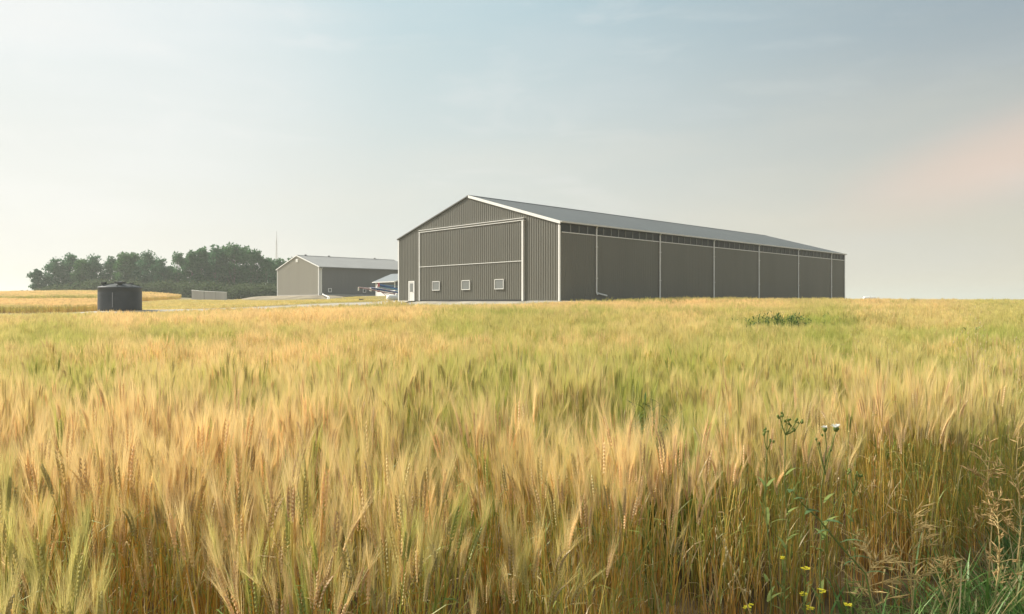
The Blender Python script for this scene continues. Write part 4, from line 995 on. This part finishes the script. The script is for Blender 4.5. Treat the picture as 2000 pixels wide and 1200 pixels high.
oat(1722, 6.0, (1733, 680), 26, 'drooping pale oat between the shed end and the tall stems', .14)
for (px, tip, Y, lab) in ((1880, (1893, 640), 5.6, 'tall pale stem left of the tallest one by the right edge'), (1896, (1912, 600), 5.6, 'tallest pale stem rising above the horizon near the right edge'), (1960, (1998, 660), 5.2, 'slanting pale stem touching the right edge of the picture'), (1848, (1880, 655), 5.9, 'slanting pale stem leftmost of the tall stems'), (1905, (1926, 655), 5.7, 'pale stem just right of the tallest one')):
    oat(px, Y, tip, 16, lab, .09, 'oat')
oat(1640, 2.5, (1402, 1036), 14, 'long straw-coloured grass stem leaning far left over the stalks', .035, 'oat', .12)

def leaning_weed():
    Y = 2.92; b = foot(1745, Y); t = thing('leaning_weed', tuple(b), 'green leaning weed stalk with blue-green leaves and thin pods across the wheat edge', 'weed')
    pts = [b, at(1690, 1120, Y), at(1640, 1065, Y + .02), at(1600, 1015, Y + .03), at(1568, 985, Y + .04), at(1545, 955, Y + .05)]
    m = MB(); m.tube(pts, [.004, .0038, .0034, .003, .0026, .0016], 7); mesh_obj('stem', m, M['weed_green'], t); m = MB()
    for (px, py, ln, w, dx) in ((1546, 958, .06, .030, -.2), (1550, 975, .05, .024, .6), (1598, 1000, .10, .034, -.5), (1606, 1020, .085, .036, .5), (1640, 1060, .12, .016, .8), (1625, 1040, .10, .014, -.7), (1660, 1090, .10, .014, .5), (1672, 1100, .09, .012, -.6), (1690, 1120, .10, .012, .7)):
        blade(m, at(px, py, Y), (dx, -.35, 0), .5, ln, w, 1.2)
    mesh_obj('leaves', m, leaf_mat('blue_green_leaf', (.08, .14, .06), (.14, .21, .09), scale=20), t); m = MB()
    for k in range(46):
        f = rw.uniform(.05, .66); p = b.lerp(at(1600, 1015, Y), f); a = rw.uniform(-1.2, 1.6); d = Vector((math.cos(a), rw.uniform(-.5, .3), math.sin(a))).normalized(); m.tube([p, p + d * .03, p + d * rw.uniform(.06, .10)], [.001, .0026, .0006], 5)
    mesh_obj('pods', m, M['weed_green'], t)
leaning_weed()

def dry_weed(px, Y, top, n, label, spread=.22, pod=(.022, .045), mat='weed_rust'):
    n = int(n * .75)
    b = foot(px, Y); q = at(top[0], top[1], Y); t = thing('dry_weed', tuple(b), label, 'dry weed', 'dry seed weeds on the right verge'); m = MB(); pts = wob(b, q, 6, .02); m.tube(pts, [.004, .0038, .0034, .003, .0024, .0018, .001], 6); tips = []
    for i in range(n):
        f = rw.uniform(.38, .98); k = min(5, int(f * 6)); p = pts[k].lerp(pts[k + 1], f * 6 - k); a = rw.uniform(0, 6.28); d = Vector((math.cos(a), math.sin(a), rw.uniform(.2, .9))).normalized(); ln = spread * rw.uniform(.35, 1) * (1.35 - f)
        e = p + d * ln; m.tube([p, p.lerp(e, .55) + Z * .01, e], [.0018, .0013, .0007], 4); tips.append((p, e, d))
    mesh_obj('stem', m, M['weed_straw'], t); m = MB()
    for (p, e, d) in tips:
        for j in range(4):
            c = p.lerp(e, rw.uniform(.3, 1)); a = rw.uniform(0, 6.28); dd = (d + Vector((math.cos(a), math.sin(a), rw.uniform(-.3, .5))) * .9).normalized(); lp = rw.uniform(*pod); m.tube([c, c + dd * lp * .4, c + dd * lp], [.0010, .0034, .0006], 5)
    mesh_obj('seed_pods', m, M[mat], t)
dry_weed(1935, 3.75, (1938, 860), 26, 'tall dry weed with rusty seed pods, second from the right edge of the picture', .26, (.03, .06))
dry_weed(1985, 3.65, (1990, 845), 30, 'tall dry weed with rusty seed pods, nearest the right edge of the picture', .30, (.03, .06))
dry_weed(1945, 3.45, (1950, 965), 34, 'short bushy rust-brown dry weed low at the right edge', .16)
dry_weed(1790, 3.42, (1778, 1000), 30, 'tangled straw-brown weed in front of the wheat edge, left of the dark gap', .30, (.04, .09), 'weed_straw')
dry_weed(1720, 3.2, (1690, 1045), 30, 'tangled brown weed beside the leaning green stalk', .30, (.04, .09), 'weed_straw')
dry_weed(1835, 3.5, (1850, 1085), 22, 'low brown weed at the bottom of the dark gap', .20, (.03, .07), 'weed_straw')

def weed_clump(px, Y, w, h, n, label, mat='weed_dark', lw=.035):
    b = foot(px, Y); t = thing('weed_clump', tuple(b), label, 'weeds', 'dark weed clumps in the wheat'); m = MB(); s = MB()
    for i in range(n):
        x_ = rw.gauss(0, w / 3); y_ = rw.gauss(0, w / 3); p = b + Vector((x_, y_, 0)); hh = h * rw.uniform(.5, 1.1) * (1 - .25 * (abs(x_) / w)); q = p + Vector((rw.uniform(-.08, .08), rw.uniform(-.08, .08), hh)); s.tube([p, q], [.006, .003], 4)
        for k in range(9): a = rw.uniform(0, 6.28); blade(m, p.lerp(q, rw.uniform(.35, 1)), (math.cos(a), math.sin(a), 0), rw.uniform(.2, 1.2), rw.uniform(.08, .17), lw, .9, 4)
    mesh_obj('leaves', m, M[mat], t); mesh_obj('stems', s, M['weed_green'], t)
weed_clump(1521, 22.0, 1.7, 1.10, 300, 'large dark green weed clump in the wheat right of centre below the big shed')
weed_clump(1252, 4.3, .30, 1.0, 95, 'dark green grassy weeds in a hollow of the near wheat right of centre', 'weed_dark', .011)
weed_clump(1560, 22.6, .9, 1.04, 60, 'lower ragged weeds at the right end of the large dark clump')
weed_clump(1474, 21.2, .5, 1.0, 50, 'small dark weed clump just left of the large one in the wheat')
weed_clump(1622, 24.0, .9, 1.05, 60, 'thin green weed clump right of the large one in the wheat', 'weed_green')
weed_clump(1882, 15.0, .55, .98, 50, 'green weed clump under the tall pale stems at the right', 'weed_green')

# ------------------------------------------------------------------ sky, sun, camera
AZ, EL = R(-68), R(40)
sd = Vector((math.sin(AZ) * math.cos(EL), math.cos(AZ) * math.cos(EL), math.sin(EL)))
def build_world():
    w = bpy.data.worlds.new('World'); S.world = w; w.use_nodes = True; nt = w.node_tree; N = nt.nodes; L = nt.links; N.clear()
    out = N.new('ShaderNodeOutputWorld')
    sky = N.new('ShaderNodeTexSky'); sky.sky_type = 'NISHITA'; sky.sun_disc = False; sky.sun_elevation = EL; sky.sun_rotation = AZ; sky.dust_density = 4; sky.air_density = 1.2; sky.ozone_density = 1.5
    b1 = N.new('ShaderNodeBackground'); b1.inputs[1].default_value = .06; L.new(sky.outputs[0], b1.inputs[0])
    tc = N.new('ShaderNodeTexCoord')
    def math_(op, a, b=None, clamp=False):
        m = N.new('ShaderNodeMath'); m.operation = op; m.use_clamp = clamp
        for i, v in enumerate((a, b)):
            if v is None: continue
            if isinstance(v, (int, float)): m.inputs[i].default_value = v
            else: L.new(v, m.inputs[i])
        return m.outputs[0]
    def mrange(v, a, b, c=0, d=1, smooth=True):
        m = N.new('ShaderNodeMapRange'); m.interpolation_type = 'SMOOTHSTEP' if smooth else 'LINEAR'
        for i, q in enumerate((a, b, c, d)): m.inputs[i + 1].default_value = q
        L.new(v, m.inputs[0]); return m.outputs[0]
    def mix(f, a, b):
        m = N.new('ShaderNodeMix'); m.data_type = 'RGBA'; L.new(f, m.inputs[0])
        for i, c in ((6, a), (7, b)):
            if isinstance(c, tuple): m.inputs[i].default_value = (*c, 1)
            else: L.new(c, m.inputs[i])
        return m.outputs[2]
    sep = N.new('ShaderNodeSeparateXYZ'); L.new(tc.outputs['Generated'], sep.inputs[0]); z = sep.outputs[2]
    # thin cloud streaks
    mp = N.new('ShaderNodeMapping'); mp.inputs['Scale'].default_value = (1.3, 1.3, 6.5); mp.inputs['Rotation'].default_value = (R(7), R(-9), 0); L.new(tc.outputs['Generated'], mp.inputs[0])
    nz = N.new('ShaderNodeTexNoise'); nz.inputs['Scale'].default_value = 1.5; nz.inputs['Detail'].default_value = 5; nz.inputs['Roughness'].default_value = .5; L.new(mp.outputs[0], nz.inputs['Vector'])
    cl = mrange(nz.outputs[0], .32, .70)
    dot = N.new('ShaderNodeVectorMath'); dot.operation = 'DOT_PRODUCT'; L.new(tc.outputs['Generated'], dot.inputs[0]); dot.inputs[1].default_value = SKYC
    s = mrange(dot.outputs['Value'], .24, 1.0, 0, 1, True)                            # nearness to the hidden sun
    hor = mix(s, (.745, .685, .55), (.82, .785, .70))
    up = mix(s, (.165, .29, .40), (.48, .665, .725))
    e = mrange(z, .02, .46, 0, 1, False); e = math_('POWER', e, .95)
    e2 = math_('ADD', e, math_('MULTIPLY', math_('SUBTRACT', nz.outputs[0], .5), .55), True)
    veil = mix(e2, hor, up)
    # pinkish smoke bank low on the right
    sx = math_('SUBTRACT', sep.outputs[0], .575); sz = math_('SUBTRACT', math_('SUBTRACT', z, .170), math_('MULTIPLY', sx, .30))
    rad = math_('SQRT', math_('ADD', math_('POWER', math_('ABSOLUTE', math_('MULTIPLY', sx, 5.2)), 2), math_('POWER', math_('ABSOLUTE', math_('MULTIPLY', sz, 15)), 2)))
    pk = math_('MULTIPLY', mrange(rad, 1.2, 0, 0, 1), math_('ADD', math_('MULTIPLY', cl, .45), .45))
    veil = mix(math_('MULTIPLY', pk, .88), veil, (.86, .63, .51))
    # faint wisps, more of them towards the light
    mp2 = N.new('ShaderNodeMapping'); mp2.inputs['Scale'].default_value = (2.2, 2.2, 9); mp2.inputs['Rotation'].default_value = (R(-6), R(14), R(20)); L.new(tc.outputs['Generated'], mp2.inputs[0])
    n2 = N.new('ShaderNodeTexNoise'); n2.inputs['Scale'].default_value = 2.4; n2.inputs['Detail'].default_value = 8; n2.inputs['Roughness'].default_value = .55; n2.inputs['Distortion'].default_value = .6; L.new(mp2.outputs[0], n2.inputs['Vector'])
    wf2 = math_('MULTIPLY', mrange(n2.outputs[0], .50, .74), math_('ADD', math_('MULTIPLY', s, .20), .05))
    veil = mix(wf2, veil, (.90, .88, .85))
    # sun glow behind the haze, upper left
    gl = mrange(dot.outputs['Value'], .86, .995, 0, 1); gl = math_('MULTIPLY', gl, math_('ADD', math_('MULTIPLY', cl, .5), .5))
    veil = mix(math_('MULTIPLY', gl, .75), veil, (.93, .92, .90))
    veil = mix(math_('MULTIPLY', mrange(nz.outputs[0], .5, .72), .22), veil, (.80, .78, .73))
    back = math_('MULTIPLY', mrange(sep.outputs[1], .25, -.55, 0, .85), mrange(sep.outputs[0], .55, -.45, .46, 1))                                     # unseen sky behind the viewer, brightened as fill for shaded stems and walls
    veil = mix(back, veil, (.92, .90, .86))
    b2 = N.new('ShaderNodeBackground'); b2.inputs[1].default_value = SKYV; L.new(veil, b2.inputs[0])
    ms = N.new('ShaderNodeMixShader'); ms.inputs[0].default_value = .90; L.new(b1.outputs[0], ms.inputs[1]); L.new(b2.outputs[0], ms.inputs[2]); L.new(ms.outputs[0], out.inputs[0])
SKYC = tuple(Vector((math.sin(R(-40)) * math.cos(R(17)), math.cos(R(-40)) * math.cos(R(17)), math.sin(R(17)))))
SKYV = 0.60
build_world()
sl_ = bpy.data.lights.new('sun', 'SUN'); sl_.energy = 5.0; sl_.angle = R(11); sl_.color = (1, .93, .82)
so_ = bpy.data.objects.new('sun', sl_); COL.objects.link(so_); so_.location = (-60, 40, 80); so_.rotation_euler = (-sd).to_track_quat('-Z', 'Y').to_euler()

cam = bpy.data.cameras.new('camera'); cam.sensor_width = 36; cam.lens = F * 36 / 2000; cam.shift_y = -(600 - YH) / 2000; cam.clip_start = .05; cam.clip_end = 20000
co = bpy.data.objects.new('camera', cam); COL.objects.link(co); co.location = (0, 0, EYE); co.rotation_euler = (R(90), 0, 0); S.camera = co

HAZE = 0.0006
if HAZE:
    m, nt, out = new_mat('hazy_air'); pv = nt.nodes.new('ShaderNodeVolumePrincipled'); pv.inputs['Density'].default_value = HAZE; pv.inputs['Color'].default_value = (.92, .95, .87, 1); pv.inputs['Anisotropy'].default_value = .2
    nt.links.new(pv.outputs[0], out.inputs['Volume'])
    x = MB(); zb = -9.0; x.box((-7600, -7600, zb), (15200, 0, 0), (0, 15200, 0), (0, 0, 37 - zb)); o = mesh_obj('haze', x, m); o['kind'] = 'stuff'; o['label'] = 'thin summer haze in the air'

for o in bpy.data.objects:
    if '_o' in o: del o['_o']
S.view_settings.view_transform = 'Standard'; S.view_settings.look = 'None'; S.view_settings.exposure = 0.85; S.view_settings.gamma = 1
S.render.engine = 'CYCLES'; S.cycles.max_bounces = 8; S.cycles.diffuse_bounces = 5; S.cycles.transmission_bounces = 4; S.cycles.volume_bounces = 0; S.cycles.use_denoising = True
S.cycles.sample_clamp_indirect = 6
